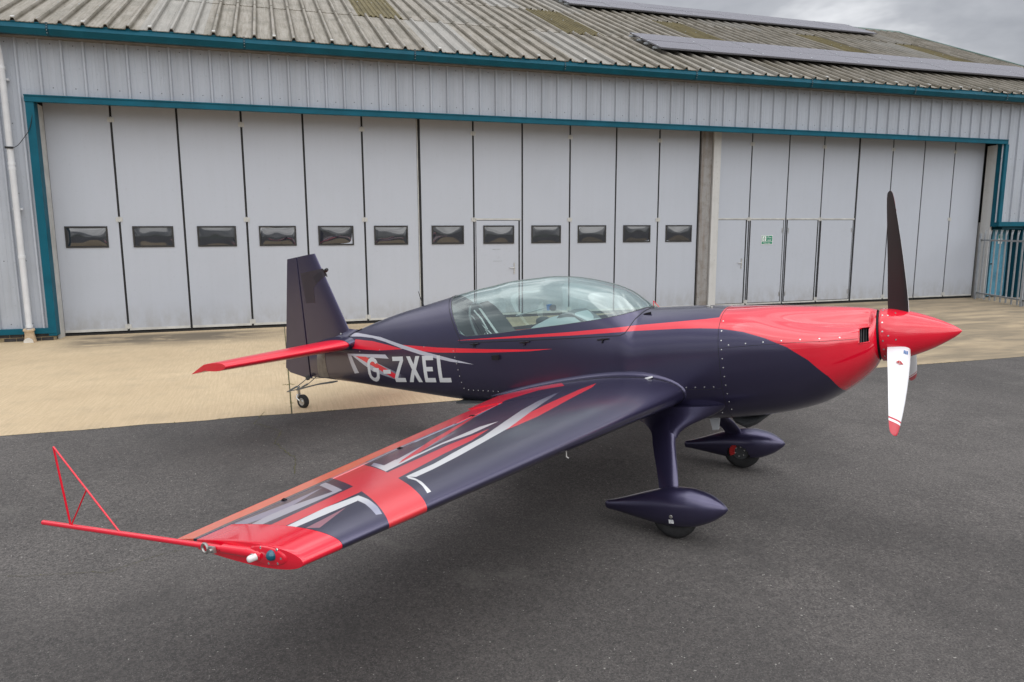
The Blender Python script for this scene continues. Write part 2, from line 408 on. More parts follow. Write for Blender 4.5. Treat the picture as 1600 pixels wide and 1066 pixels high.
# ------------------------------------------------------------------ hangar
hangar = empty('hangar', rot=HO)
tag(hangar, 'long grey clad aircraft hangar with folding doors, teal trim and mossy ribbed roof', 'hangar')
PW = 1.1355; RIB = PW / 3
def rib_profile(h=.046, depth=0.0, minor=True):
    """(u, v) of one sheet of three ribs, v negative = outwards"""
    P = []
    for k in range(3):
        o = k * RIB
        P += [(o + .0, 0), (o + .055, 0), (o + .058, .003), (o + .066, .003), (o + .069, 0)] if minor else [(o, 0), (o + .06, 0)]
        P += [(o + RIB / 2 - .034, 0), (o + RIB / 2 - .016, -h), (o + RIB / 2 + .016, -h), (o + RIB / 2 + .034, 0)]
        if minor: P += [(o + RIB - .069, 0), (o + RIB - .066, .003), (o + RIB - .058, .003), (o + RIB - .055, 0)]
    P.append((PW - .0015, 0))
    return P
def sheet_mesh(name, z0, z1, prof):
    n = len(prof); vs = [(u, v, z0) for u, v in prof] + [(u, v, z1) for u, v in prof]
    vs += [(u, v + .012, z0) for u, v in prof] + [(u, v + .012, z1) for u, v in prof]
    fs = [(i, i + 1, n + i + 1, n + i) for i in range(n - 1)] + [(2 * n + i, 3 * n + i, 3 * n + i + 1, 2 * n + i + 1) for i in range(n - 1)]
    fs += [(i, 2 * n + i, 2 * n + i + 1, i + 1) for i in range(n - 1)] + [(n + i, n + i + 1, 3 * n + i + 1, 3 * n + i) for i in range(n - 1)]
    fs += [(0, n, 3 * n, 2 * n), (n - 1, 3 * n - 1, 4 * n - 1, 2 * n - 1)]
    me = bpy.data.meshes.new(name); me.from_pydata(vs, [], fs); me.update(); return me
CV = -.55
prof = rib_profile()
me_head = sheet_mesh('cladding_header', 4.74, 5.93, prof); me_pier = sheet_mesh('cladding_pier', .2, 5.93, prof); me_step = sheet_mesh('cladding_step', 2.33, 5.93, prof); me_full = sheet_mesh('cladding_full', .1, 5.93, prof)
for m_ in (me_head, me_pier, me_step, me_full): m_.materials.append(M['clad'])
for k in range(-6, 27):
    u0 = .04 + k * PW
    if u0 > 30.2: break
    me = me_pier if k == -1 else (me_step if 22 <= k <= 23 else (me_full if k > 23 else me_head))
    o = link('cladding_sheet', me, None, hangar); o.location = (u0, CV + random.uniform(-.0015, .0015), 0)
sb = MB()
def screw(u, z, v=CV): sb.lathe([(0, .011), (.004, .010), (.007, .004), (.008, 0)], (u, v, z), (0, -1, 0), 7)
for k in range(-16, 78):
    for z in ((5.70, 4.90) if .2 < .04 + k * RIB < 25 else (5.70, 4.2, 2.9, 1.6, .35) if k < 0 else (5.70, 4.2, 2.6)):
        if k < -3 and z < 4.8: continue
        screw(.04 + k * RIB + .004 + random.uniform(-.01, .01), z + random.uniform(-.012, .012))
o = sb.build('fixing_screws', M['dgalv'], hangar, 40); o['kind'] = 'stuff'
# backing wall, jambs, lintel
box('header_backing', (-8, CV + .03, 4.72), (30.4, CV + .2, 5.9), M['soffit'], hangar)
box('dark_backing', (-7.5, .12, 0), (25.6, .25, 5.9), M['black'], hangar)
box('lintel_trim', (-.075, CV - .085, 4.615), (25.13, CV - .002, 4.735), M['teal'], hangar, .006)
box('lintel_drip', (-.075, CV - .10, 4.722), (25.13, CV - .086, 4.745), M['teal'], hangar)
box('lintel_soffit', (-.07, CV + .201, 4.735), (25.1, .1, 4.76), M['soffit'], hangar)
box('track_rail', (.02, -.10, 4.70), (25.08, -.03, 4.733), M['soffit'], hangar, .004)
box('jamb_trim', (-.068, CV - .07, .105), (.075, CV - .002, 4.613), M['teal'], hangar, .005)
box('jamb_return', (.03, CV - .001, .105), (.073, -.36, 4.72), M['teal'], hangar)
box('jamb_post', (.015, -.355, .0), (.07, -.03, 4.62), M['frame'], hangar)
box('base_trim', (-.93, CV - .082, .155), (.078, CV - .003, .265), M['teal'], hangar, .004)
box('bay_trim', (-1.06, CV - .078, .12), (-.935, CV - .003, 4.613), M['teal'], hangar, .005)
box('neighbour_door_leaf', (-6, -.30, .06), (-1.07, -.22, 4.7), M['leaf'], hangar)
box('right_jamb_trim', (25.07, CV - .07, 2.345), (25.2, CV - .002, 4.613), M['teal'], hangar, .005)
box('right_jamb_return', (25.072, CV - .001, 2.2), (25.11, -.36, 4.72), M['teal'], hangar)
box('right_jamb_post', (25.075, -.355, 0), (25.13, -.03, 4.62), M['whitepost'], hangar)
box('right_jamb_wall', (25.12, -.16, 0), (25.40, .1, 2.33), M['whitepost'], hangar)
box('step_trim', (25.07, CV - .088, 2.21), (27.2, CV - .003, 2.343), M['teal'], hangar, .005)
# bricks below the left pier
mbk = MB().box((-.97, CV + .012, 0), (.02, CV + .12, .153)); mbk.build('mortar_bed', M['mortar'], hangar)
bm_ = bmesh.new(); bmesh.ops.create_cube(bm_, size=1); bmesh.ops.scale(bm_, vec=(.205, .1, .063), verts=bm_.verts); bmesh.ops.bevel(bm_, geom=bm_.edges, offset=.005, segments=1, affect='EDGES')
me_b = bpy.data.meshes.new('brick'); bm_.to_mesh(me_b); bm_.free(); me_b.materials.append(M['brick'])
for row, off in ((0, 0.0), (1, .108)):
    for i in range(5):
        u = -.115 - i * .216 + off
        if u > -.05: u -= .04
        if u < -.9: continue
        o = link('brick', me_b, None, hangar); o.location = (u, CV + .052 + random.uniform(-.004, .004), .04 + row * .078); o.rotation_euler = (0, random.uniform(-.01, .01), random.uniform(-.015, .015))
# door leaves
JL = [.045, 1.257, 2.494, 3.757, 5.030, 6.309, 7.608, 8.904, 10.135, 11.389, 12.653, 13.881, 15.075]
JR = [15.659, 16.686, 17.894, 19.061, 20.283, 21.496, 22.672, 23.840, 25.023]
def bevel_box_mesh(name, a, b, bev, m):
    bm = bmesh.new(); v = MB().box(a, b); me = bpy.data.meshes.new(name); me.from_pydata(v.v, [], v.f); bm.from_mesh(me)
    bmesh.ops.bevel(bm, geom=bm.edges, offset=bev, segments=1, affect='EDGES'); bm.to_mesh(me); bm.free(); me.materials.append(m); return me
def leaf(u0, u1, gl=.022, gr=.022, z0=.075, z1=4.72):
    """sheet steel leaf, very slightly dished"""
    a, b = u0 + gl, u1 - gr; nx, nz = 6, 14; vs = []; fs = []
    ph = random.uniform(0, 6)
    for j in range(nz + 1):
        for i in range(nx + 1):
            s, t = i / nx, j / nz; edge = min(1, 6 * min(s, 1 - s)) * min(1, 12 * min(t, 1 - t))
            vs.append((a + (b - a) * s, -.0 - edge * .0022 * (1 + math.sin(3.3 * t * 3 + ph) * math.cos(4 * s + ph)), z0 + (z1 - z0) * t))
    for j in range(nz):
        for i in range(nx): q = j * (nx + 1) + i; fs.append((q, q + 1, q + nx + 2, q + nx + 1))
    k = len(vs)
    vs += [(a, .05, z0), (b, .05, z0), (b, .05, z1), (a, .05, z1), (a, 0, z0), (b, 0, z0), (b, 0, z1), (a, 0, z1)]
    fs += [(k, k + 3, k + 2, k + 1), (k + 4, k, k + 1, k + 5), (k + 5, k + 1, k + 2, k + 6), (k + 7, k + 6, k + 2, k + 3), (k, k + 4, k + 7, k + 3)]
    o = mesh('door_leaf', vs, fs, M['leaf'], hangar, 30)
    return o
def hinge_me():
    m = MB().box((-.062, -.014, -.045), (-.012, -.001, .045)).box((.012, -.014, -.045), (.062, -.001, .045)).tube([(0, -.016, -.055), (0, -.016, .055)], .012, 8)
    m.box((-.05, -.022, -.012), (-.03, -.013, .012)).box((.03, -.022, -.012), (.05, -.022 + .009, .012))
    o = m.build('hinge', M['frame'], None, 40); me = o.data; bpy.data.objects.remove(o); return me
ME_H = hinge_me()
def pane_me(wd, hg, seed):
    """a plastic pane that has bulged in its gasket"""
    r = random.Random(seed); n, m_ = 18, 10; vs = []; fs = []
    a = r.uniform(.6, 1.2); b = r.uniform(.010, .034); e1, e2 = r.uniform(.3, .9), r.uniform(.35, 1.1); ph = r.uniform(0, 6); q = r.uniform(1.5, 3)
    for j in range(m_ + 1):
        for i in range(n + 1):
            s, t = i / n, j / m_
            prof_ = (math.sin(math.pi * s) ** e1) * (math.sin(math.pi * t) ** e2)
            vs.append(((s - .5) * wd, -b * prof_ * (1 + .22 * math.sin(q * 3 * s + ph) * math.cos(5 * t + a) + .05 * math.sin(11 * s + 2 * ph)), (t - .5) * hg))
    for j in range(m_):
        for i in range(n): k = j * (n + 1) + i; fs.append((k, k + 1, k + n + 2, k + n + 1))
    me = bpy.data.meshes.new('window_pane'); me.from_pydata(vs, [], fs); me.polygons.foreach_set('use_smooth', [True] * len(fs)); me.materials.append(M['pane']); return me
def win_frame_me(wd, hg):
    t = .032; m = MB()
    for a, b in (((-wd / 2, -hg / 2), (wd / 2, -hg / 2 + t)), ((-wd / 2, hg / 2 - t), (wd / 2, hg / 2)), ((-wd / 2, -hg / 2 + t), (-wd / 2 + t, hg / 2 - t)), ((wd / 2 - t, -hg / 2 + t), (wd / 2, hg / 2 - t))):
        m.box((a[0], -.016, a[1]), (b[0], .0, b[1]))
    o = m.build('window_frame', M['wframe']); me = o.data; bpy.data.objects.remove(o); return me
ME_WF = win_frame_me(.785, .44)
def window(parent, uc, zc, seed, v=-.004):
    o = link('window_frame', ME_WF, None, parent); o.location = (uc, v, zc)
    q = link('window_pane', pane_me(.725, .38, seed), None, parent); q.location = (uc, v - .004, zc); q.rotation_euler = (random.uniform(-.03, .03), 0, random.uniform(-.02, .02))
wu = [.63, 1.88, 3.133, 4.39, 5.653, 6.905, 8.255, 9.518, 10.76, 12.005, 13.275, 14.51]
def hinges(parent, u, zs):
    for z in zs:
        h = link('hinge', ME_H, None, parent); h.location = (u, 0, z)
for i in range(12):
    lf = leaf(JL[i], JL[i + 1], .028 if i == 6 else .022, .06 if i == 5 else .022)
    bb = box('bottom_rail', (JL[i] + .024, -.0085, .072), (JL[i + 1] - (.062 if i == 5 else .024), .0, .125), M['frame'], lf)
    if i != 7: window(lf, wu[i], 2.05, 40 + i)
    if i % 2 == 0 : hinges(lf, JL[i + 1], (.16, 2.41, 4.42))
for i in range(8):
    lf = leaf(JR[i], JR[i + 1], .02 if i != 4 else .035, .02 if i != 3 else .035)
    bb = box('bottom_rail', (JR[i] + .024, -.0085, .072), (JR[i + 1] - (.037 if i == 3 else .024), .0, .115), M['frame'], lf)
    if i % 2 == 0 and i != 4: hinges(lf, JR[i + 1], (.16, 2.43, 4.42))
    if i == 4: hinges(lf, JR[i + 1], (.16, 4.42))
for L_ in (JL, JR):
    for u in L_[1:-1]:
        wd = .06 if abs(u - 7.608) < .01 or abs(u - 20.283) < .01 else .021
        box('door_seal', (u - wd, .018, .03), (u + wd, .06, 4.72), M['rubber'], hangar)
box('door_seal', (7.555, -.012, .05), (7.572, .018, 4.71), M['frame'], hangar)
for u in (.047, 15.075, 15.64, 25.02): box('door_seal', (u - .03, .02, .03), (u + .03, .06, 4.72), M['rubber'], hangar)
box('threshold_gap', (.05, -.004, .0), (25.02, .04, .042), M['rubber'], hangar)
box('column_channel', (15.105, -.05, 0), (15.415, .06, 4.72), M['rust'], hangar)
mm = MB()
for z in np.arange(.4, 4.4, .42): mm.lathe([(0, .014), (.008, .012), (.01, 0)], (15.33, -.05, z), (0, -1, 0), 8); mm.lathe([(0, .014), (.008, .012), (.01, 0)], (15.16, -.05, z + .2), (0, -1, 0), 8)
mm.build('channel_bolts', M['rust'], hangar, 40)['kind'] = 'stuff'
box('column_post', (15.43, -.11, 0), (15.648, .05, 4.72), M['whitepost'], hangar, .006)
# wicket door and the four lower doors
def small_door(a, b, z0, z1, handle_u=None, hinge_u=None, gaps=(.03, .03), win=None):
    d = box('wicket_door', (a, -.020, z0), (b, -.0095, z1), M['leaf'], hangar, .002)
    g_ = MB().box((a - gaps[0], -.0075, z0 - .02), (a - .0, -.0045, z1 + .006)) if gaps[0] else MB()
    if gaps[1]: g_.box((b, -.0075, z0 - .02), (b + gaps[1], -.0045, z1 + .006))
    g_.box((a, -.0075, z1), (b, -.0045, z1 + .012)); g_.box((a, -.0075, z0 - .02), (b, -.0045, z0))
    g_.build('door_gap', M['rubber'], d)
    fr = MB().box((a - gaps[0] - .02, -.022, z1 + .014), (b + gaps[1] + .02, -.0045, z1 + .055)); fr.build('door_head', M['frame'], d)
    if handle_u is not None:
        h = MB().box((handle_u - .018, -.028, 1.08), (handle_u + .018, -.0195, 1.36)).tube([(handle_u, -.05, 1.24), (handle_u - .13, -.055, 1.24)], .010, 8).tube([(handle_u, -.02, 1.24), (handle_u, -.055, 1.24)], .009, 8)
        h.lathe([(0, .014), (.012, .014), (.013, 0)], (handle_u, -.028, 1.13), (0, -1, 0), 10)
        h.build('door_handle', M['silver'], d, 35)
    if hinge_u is not None:
        for z in (.35, z1 - .28):
            MB().tube([(hinge_u, -.026, z - .06), (hinge_u, -.026, z + .06)], .013, 8).build('door_hinge', M['silver'], d, 40)
    return d
d = small_door(8.955, 10.025, .13, 2.385, 9.915, None, (.012, .045)); window(d, 9.52, 2.05, 77, -.024)
nb = MB().box((9.36, -.0225, 1.685), (9.56, -.0202, 1.70)).box((9.37, -.0225, 1.40), (9.60, -.0202, 1.412)); nb.build('faded_notice', M['galv'], d)
small_door(15.70, 16.575, .13, 2.40, 16.49, None, (.0, .05)); small_door(16.745, 17.80, .13, 2.40, None, 17.775, (.03, .03))
small_door(17.955, 18.955, .13, 2.40, None, 17.98, (.03, .05)); small_door(19.10, 20.20, .13, 2.40, None, 20.17, (.03, .03))
# side door behind the fence
box('side_door_reveal', (25.40, -.12, 0), (25.52, -.02, 2.21), M['tealdark'], hangar)
box('side_door', (25.53, -.08, .04), (26.25, -.03, 2.16), M['bluedoor'], hangar, .004)
box('side_door_reveal', (26.26, -.5, 0), (26.46, -.02, 2.21), M['tealdark'], hangar)
box('side_door_head', (25.40, -.5, 2.12), (26.46, -.03, 2.209), M['tealdark'], hangar)
box('side_door_trim', (26.45, CV - .06, .1), (26.6, CV - .003, 2.21), M['teal'], hangar)
me_lo = sheet_mesh('cladding_low', .1, 2.209, prof); me_lo.materials.append(M['clad'])
for k in range(4):
    o = link('cladding_sheet', me_lo, None, hangar); o.location = (26.6 + k * PW, CV, 0)
MB().lathe([(0, .02), (.05, .02), (.055, 0)], (25.60, -.08, 1.05), (0, -1, 0), 10).build('door_handle', M['black'], hangar, 40)

# gutter in lengths with joint straps
gp = [(-.80, 5.80), (-.80, 5.785), (-.93, 5.775), (-1.0, 5.86), (-1.012, 5.87), (-.985, 5.955), (-1.0, 5.965), (-.998, 5.98), (-.965, 5.98), (-.94, 5.85), (-.83, 5.82)]
gu = [-9, -6.35, -2.92, .510, 3.943, 7.378, 10.837, 14.279, 17.684, 21.089, 24.450, 27.9, 30.6]
for a, b in zip(gu, gu[1:]):
    vs, fs = loft([[(u, v, z) for v, z in gp] for u in (a + .004, b - .004)])
    mesh('gutter_section', vs, fs, M['teal'], hangar)
for u in gu[1:-1]:
    vs, fs = loft([[(x, (v + .9) * 1.06 - .9, (z - 5.87) * 1.06 + 5.87) for v, z in gp] for x in (u - .022, u + .022)])
    j = mesh('gutter_joint', vs, fs, M['tealdark'], hangar)
    jb_ = MB(); 
    for z in (5.80, 5.85, 5.90, 5.95): jb_.lathe([(0, .008), (.006, .006), (.007, 0)], (u, -1.022 + abs(z - 5.87) * .25, z), (0, -1, 0), 6)
    jb_.build('joint_bolts', M['galv'], j)
box('eaves_fascia', (-9, -.79, 5.80), (30.45, -.60, 5.92), M['tealdark'], hangar)
box('eaves_soffit', (-9, -.78, 5.775), (30.45, CV + .01, 5.798), M['soffit'], hangar)

# drainpipe with its shoe, bracket and cable
dp = MB().tube([(-.36, -.90, 5.80), (-.36, -.88, 5.66), (-.37, -.74, 5.45), (-.37, -.69, 5.30), (-.37, -.685, .30)], .055, 16)
for z in (5.2, 3.45, 3.36, 1.68, .32, .25): dp.lathe([(-.03, .055), (-.028, .063), (.028, .063), (.03, .055)], (-.37, -.685, z), (0, 0, 1), 16)
dpo = dp.build('drainpipe', M['pvc'], hangar, 40)
MB().lathe([(.275, .05), (.275, .10), (.245, .105), (.235, .085), (.17, .083), (.10, .095), (.03, .105), (.0, .10)], (-.37, -.70, 0), (0, -.12, 1), 18).lathe([(0, .075), (.03, .085), (.02, .0)], (-.37, -.80, .035), (0, -1, -.35), 14, 1).build('pipe_shoe', [M['clay'], M['white']], dpo, 40)
for z in (5.0, 2.6): MB().box((-.45, -.64, z - .02), (-.29, CV - .03, z + .02)).build('pipe_bracket', M['pvc'], dpo)
MB().box((-.44, -.752, 3.72), (-.30, -.742, 3.76)).build('cable_strap', M['black'], dpo)
cp = [(-.30, -.75, 3.74)] + [(-.30 + .37 * t, -.75 + .15 * t, 3.74 + .35 * t ** 1.0 + .55 * t ** 5 - .02 * math.sin(9 * t)) for t in np.linspace(.08, 1, 14)]
MB().tube(cp, .0065, 6).build('cable', M['black'], hangar, 60)

# roof
AL = R(24); RP0 = Vector((0, -.75, 6.08)); TD = Vector((0, math.cos(AL), math.sin(AL))); TN = Vector((0, -math.sin(AL), math.cos(AL)))
ROOF = Matrix(((1, 0, 0, 0), (0, TD.y, TN.y, RP0.y), (0, TD.z, TN.z, RP0.z), (0, 0, 0, 1)))     # local x = u, y = up the slope, z = off the roof
T0, T1, T2, T3 = -.285, 3.48, 7.38, 11.02
def roof_me(name, t0, t1, m, h=.062, minor=False, lap=0.0):
    P = []
    if minor:
        n = 9; q = PW / n
        for k in range(n): P += [(k * q, .004), (k * q + q * .5 - .03, .004), (k * q + q * .5 - .012, .032), (k * q + q * .5 + .012, .032), (k * q + q * .5 + .03, .004)]
        P.append((PW - .001, .004))
    else:
        for k in range(3):
            o = k * RIB
            P += [(o, 0), (o + .06, 0), (o + .07, .006), (o + .085, .006), (o + .095, 0), (o + RIB / 2 - .042, 0), (o + RIB / 2 - .022, h), (o + RIB / 2 + .022, h), (o + RIB / 2 + .042, 0), (o + RIB - .095, 0), (o + RIB - .085, .006), (o + RIB - .07, .006), (o + RIB - .06, 0)]
        P.append((PW - .001, 0))
    n = len(P); vs = [(u, t0, z + .008) for u, z in P] + [(u, t1, z) for u, z in P] + [(u, t0, z - .006) for u, z in P]
    fs = [(i, i + 1, n + i + 1, n + i) for i in range(n - 1)] + [(2 * n + i, 2 * n + i + 1, i + 1, i) for i in range(n - 1)]
    me = bpy.data.meshes.new(name); me.from_pydata(vs, [], fs); me.update(); me.materials.append(m); return me
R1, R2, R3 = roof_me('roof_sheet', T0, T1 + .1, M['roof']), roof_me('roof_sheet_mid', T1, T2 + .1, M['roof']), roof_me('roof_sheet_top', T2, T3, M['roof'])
RL = roof_me('rooflight_sheet', T1, T2 + .1, M['grp'], minor=True)
RU0 = 6.6 - 14 * PW
for k in range(36):
    u0 = RU0 + k * PW
    if u0 + PW > 30.75: break
    for me, dz in ((R1, 0), (R2, .006), (R3, .012)):
        is_rl = me is R2 and k in (4, 9, 14, 19, 23, 28, 32)
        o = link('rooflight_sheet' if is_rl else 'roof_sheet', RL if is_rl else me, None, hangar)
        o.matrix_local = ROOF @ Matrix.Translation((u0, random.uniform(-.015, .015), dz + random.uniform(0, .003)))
def rp(u, t, z=0): return ROOF @ Vector((u, t, z))
# laps: fixings of the sheets on each rib near the eaves, ridge cap, verge
rb = MB()
for k in range(int(36 * 3)):
    u = RU0 + k * RIB + RIB / 2
    if u > 30.5: break
    for t in (T0 + .12, 1.6, T1 + .05, 5.4, T2 + .06, 9.2):
        rb.lathe([(0, .016), (.006, .014), (.012, .007), (.016, 0)], rp(u, t, .066), TN, 6)
rb.build('roof_screws', M['galv'], hangar, 40)['kind'] = 'stuff'
fb = MB()
for k in range(0, 108, 3):
    u = RU0 + k * RIB + RIB / 2
    if u < 30: 
        P = [rp(u + x, T0 + t, z) for x, t, z in ((-.03, -.004, .064), (.03, -.004, .064), (.03, .10, .064), (-.03, .10, .064), (-.03, -.004, .082), (.03, -.004, .082), (.03, .10, .082), (-.03, .10, .082))]
        fb.add(P, [(0, 3, 2, 1), (4, 5, 6, 7), (0, 1, 5, 4), (1, 2, 6, 5), (2, 3, 7, 6), (3, 0, 4, 7)])
fb.build('rib_fillers', M['frame'], hangar)['kind'] = 'stuff'
vs, fs = loft([[rp(u, T3 - .25, .06), rp(u, T3 + .02, .085), rp(u, T3 + .02, .05)] for u in (RU0, 30.7)])
mesh('ridge_cap', vs, fs, M['ridge'], hangar)
vs, fs = loft([[rp(30.52, t, -.15), rp(30.52, t, .07), rp(30.72, t, .07), rp(30.72, t, -.15)] for t in (T0, T3 + .02)])
mesh('verge_trim', vs, fs, M['ridge'], hangar)
ridge = rp(0, T3, 0); RY, RZ = ridge.y, ridge.z
mesh('gable_wall', [(30.45, CV + .02, 0), (30.45, 2 * RY - CV, 0), (30.45, 2 * RY - CV, 5.9), (30.45, RY, RZ - .05), (30.45, CV + .02, 5.9)], [(0, 1, 2, 3, 4)], M['clad'], hangar)
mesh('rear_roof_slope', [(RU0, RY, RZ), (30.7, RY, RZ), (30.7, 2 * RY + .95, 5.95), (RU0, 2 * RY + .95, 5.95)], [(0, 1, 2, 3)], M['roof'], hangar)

# solar arrays rest on the roof
def solar(name, label, u0, ncol, t0, rows, z=.15):
    root = empty(name, rot=HO @ ROOF @ Matrix.Translation((u0, t0, z))); tag(root, label, 'solar panels', 'banks of solar panels on the hangar roof')
    w_, h_ = 1.635, .985
    p = MB().box((.03, .03, .006), (w_ - .03, h_ - .03, .0362)); 
    fr = MB().box((0, 0, 0), (w_, .03, .037)).box((0, h_ - .03, 0), (w_, h_, .037)).box((0, .03, 0), (.03, h_ - .03, .037)).box((w_ - .03, .03, 0), (w_, h_ - .03, .037))
    mp_ = None
    for r_ in range(rows):
        for c in range(ncol):
            if mp_ is None:
                o = p.build('solar_panel', M['pv'], root); f_ = fr.build('panel_frame', M['pvframe'], o); mp_ = (o, f_)
            else:
                o = copy_to(mp_[0], root); f_ = copy_to(mp_[1], o)
            o.location = (c * (w_ + .004), r_ * (h_ + .004), random.uniform(0, .004)); o.rotation_euler = (random.uniform(-.002, .002), 0, 0)
    tl = ncol * (w_ + .004)
    for r_ in range(rows):
        for q in (.22, .76):
            t = r_ * (h_ + .004) + q; MB().box((-.12, t - .02, -.045), (tl + .05, t + .02, -.003)).build('mounting_rail', M['galv'], root)
    mc = MB()
    for r_ in range(rows):
        for c in range(ncol + 1):
            for q in (.22, .76): mc.lathe([(0, .03), (.012, .028), (.02, .012), (.022, 0)], (c * (w_ + .004) - .006, r_ * (h_ + .004) + q, .037), (0, 0, 1), 8)
    mc.build('panel_clamps', M['galv'], root, 40)['kind'] = 'stuff'
    return root
solar('solar_array', 'long two row bank of grey solar panels low on the roof above the gutter', 14.12, 9, 1.45, 2)
solar('solar_array', 'bank of grey solar panels along the roof ridge against the sky', 14.25, 8, 8.62, 2)

# signs
sg = empty('fire_exit_sign', rot=HO @ Matrix.Translation((17.285, -.024, 1.86))); tag(sg, 'small green and white fire exit keep clear sign on the lower hangar door', 'sign')
box('sign_plate', (-.185, -.004, -.125), (.185, 0, .125), M['white'], sg)
box('green_panel', (-.172, -.006, -.045), (.172, -.0045, .112), M['green'], sg); box('green_strip', (-.172, -.006, -.112), (.172, -.0045, -.055), M['green'], sg)
def lettering(txt, size, loc, m, parent, ax='CENTER', rot=(R(90), 0, 0)):
    c = bpy.data.curves.new('lettering', 'FONT'); c.body = txt; c.size = size; c.align_x = ax; c.extrude = .0004; c.materials.append(m)
    tmp = bpy.data.objects.new('lettering_source', c); COL.objects.link(tmp); bpy.context.view_layer.update(); me = bpy.data.meshes.new_from_object(tmp.evaluated_get(bpy.context.evaluated_depsgraph_get())); bpy.data.objects.remove(tmp)
    o = bpy.data.objects.new('lettering', me); COL.objects.link(o); o.parent = parent; o.location = loc; o.rotation_euler = rot; return o
lettering('Fire', .085, (.075, -.0075, .04), M['white'], sg); lettering('exit', .085, (.075, -.0075, -.03), M['white'], sg); lettering('Keep clear', .052, (0, -.0075, -.103), M['white'], sg)
pg = MB().box((-.155, -.0082, -.035), (-.03, -.0065, .10)); pg.build('pictogram_door', M['white'], sg)
rm = MB().lathe([(0, .013), (.001, .0)], (-.085, -.0095, .075), (0, -1, 0), 12)
for a, b in (((-.09, .06), (-.10, .02)), ((-.10, .02), (-.075, -.005)), ((-.075, -.005), (-.085, -.03)), ((-.10, .02), (-.125, -.01)), ((-.09, .055), (-.06, .035)), ((-.092, .055), (-.12, .04))):
    rm.tube([(a[0], -.0085, a[1]), (b[0], -.0085, b[1])], .006, 6)
rm.build('pictogram_runner', M['green'], sg)
nt_ = empty('door_notice', rot=HO @ Matrix.Translation((25.90, -.083, 1.815))); tag(nt_, 'small white and green notice on the blue side door behind the fence', 'sign')
box('notice_plate', (-.085, -.004, -.14), (.085, 0, .14), M['white'], nt_); box('notice_panel', (-.07, -.0055, .02), (.07, -.0043, .125), M['green'], nt_)

# palisade fence
F0, F1 = Vector((24.75, -.42, 0)), Vector((23.2, -3.85, 0)); FD = (F1 - F0).normalized(); FNm = Vector((FD.y, -FD.x, 0))
fang = math.atan2(FD.y, FD.x)
fence = empty('palisade_fence', rot=HO @ Matrix.Translation(F0) @ Matrix.Rotation(fang, 4, 'Z')); tag(fence, 'galvanised steel palisade fence with split pointed pales beside the blue door', 'fence')
FL = (F1 - F0).length
def pale_me():
    P = [(-.034, -.012), (-.022, .006), (-.009, .0), (.009, 0), (.022, .006), (.034, -.012)]
    vs = [(x, y, .03) for x, y in P] + [(x, y, 1.96) for x, y in P] + [(x + (.0 if abs(x) < .02 else (-.012 if x < 0 else .012)), y - .02, 2.10 if abs(x) > .02 else 2.0) for x, y in P]
    vs += [(x, y + .003, z) for x, y, z in vs]; n = 6; fs = []
    for L_ in (0, 18):
        for j in range(2):
            for i in range(5): q = L_ + j * n + i; fs.append((q, q + 1, q + n + 1, q + n))
    me = bpy.data.meshes.new('pale'); me.from_pydata(vs, [], fs); me.update(); me.materials.append(M['galv']); return me
ME_P = pale_me()
npale = int(FL / .285)
for i in range(npale + 1):
    o = link('pale', ME_P, None, fence); o.location = (.06 + i * .285, .03, random.uniform(-.008, .008)); o.rotation_euler = (0, random.uniform(-.006, .006), math.pi)
for z in (.20, 1.80): MB().box((-.06, -.005, z - .025), (FL, .005, z + .025)).box((-.06, -.045, z + .019), (FL, -.0055, z + .025)).build('fence_rail', M['galv'], fence)
for x in (-.04, 2.38): MB().box((x - .05, -.06, 0), (x + .05, -.052, 2.0)).box((x - .004, -.052, 0), (x + .004, -.0065, 2.0)).build('fence_post', M['galv'], fence)

# ------------------------------------------------------------------ aeroplane: body axes x forward, y to port, z up, origin on the thrust line
PLANE_YAW, PLANE_PITCH, PLANE_BANK = -0.56925, 0.13179, 0.00554
_F = Vector((math.cos(PLANE_YAW), math.sin(PLANE_YAW), 0)); _L = Vector((-math.sin(PLANE_YAW), math.cos(PLANE_YAW), 0)); _Z = Vector((0, 0, 1))
_X = _F * math.cos(PLANE_PITCH) + _Z * math.sin(PLANE_PITCH); _U = _Z * math.cos(PLANE_PITCH) - _F * math.sin(PLANE_PITCH)
_Y = _L * math.cos(PLANE_BANK) + _U * math.sin(PLANE_BANK); _U = _U * math.cos(PLANE_BANK) - _L * math.sin(PLANE_BANK)
PM = Matrix(((_X.x, _Y.x, _U.x, 1.697), (_X.y, _Y.y, _U.y, 5.758), (_X.z, _Y.z, _U.z, 1.265), (0, 0, 0, 1)))
plane = empty('aeroplane', rot=PM)
tag(plane, 'dark purple and red aerobatic aeroplane with bubble canopy and red spinner parked on the apron', 'aeroplane')

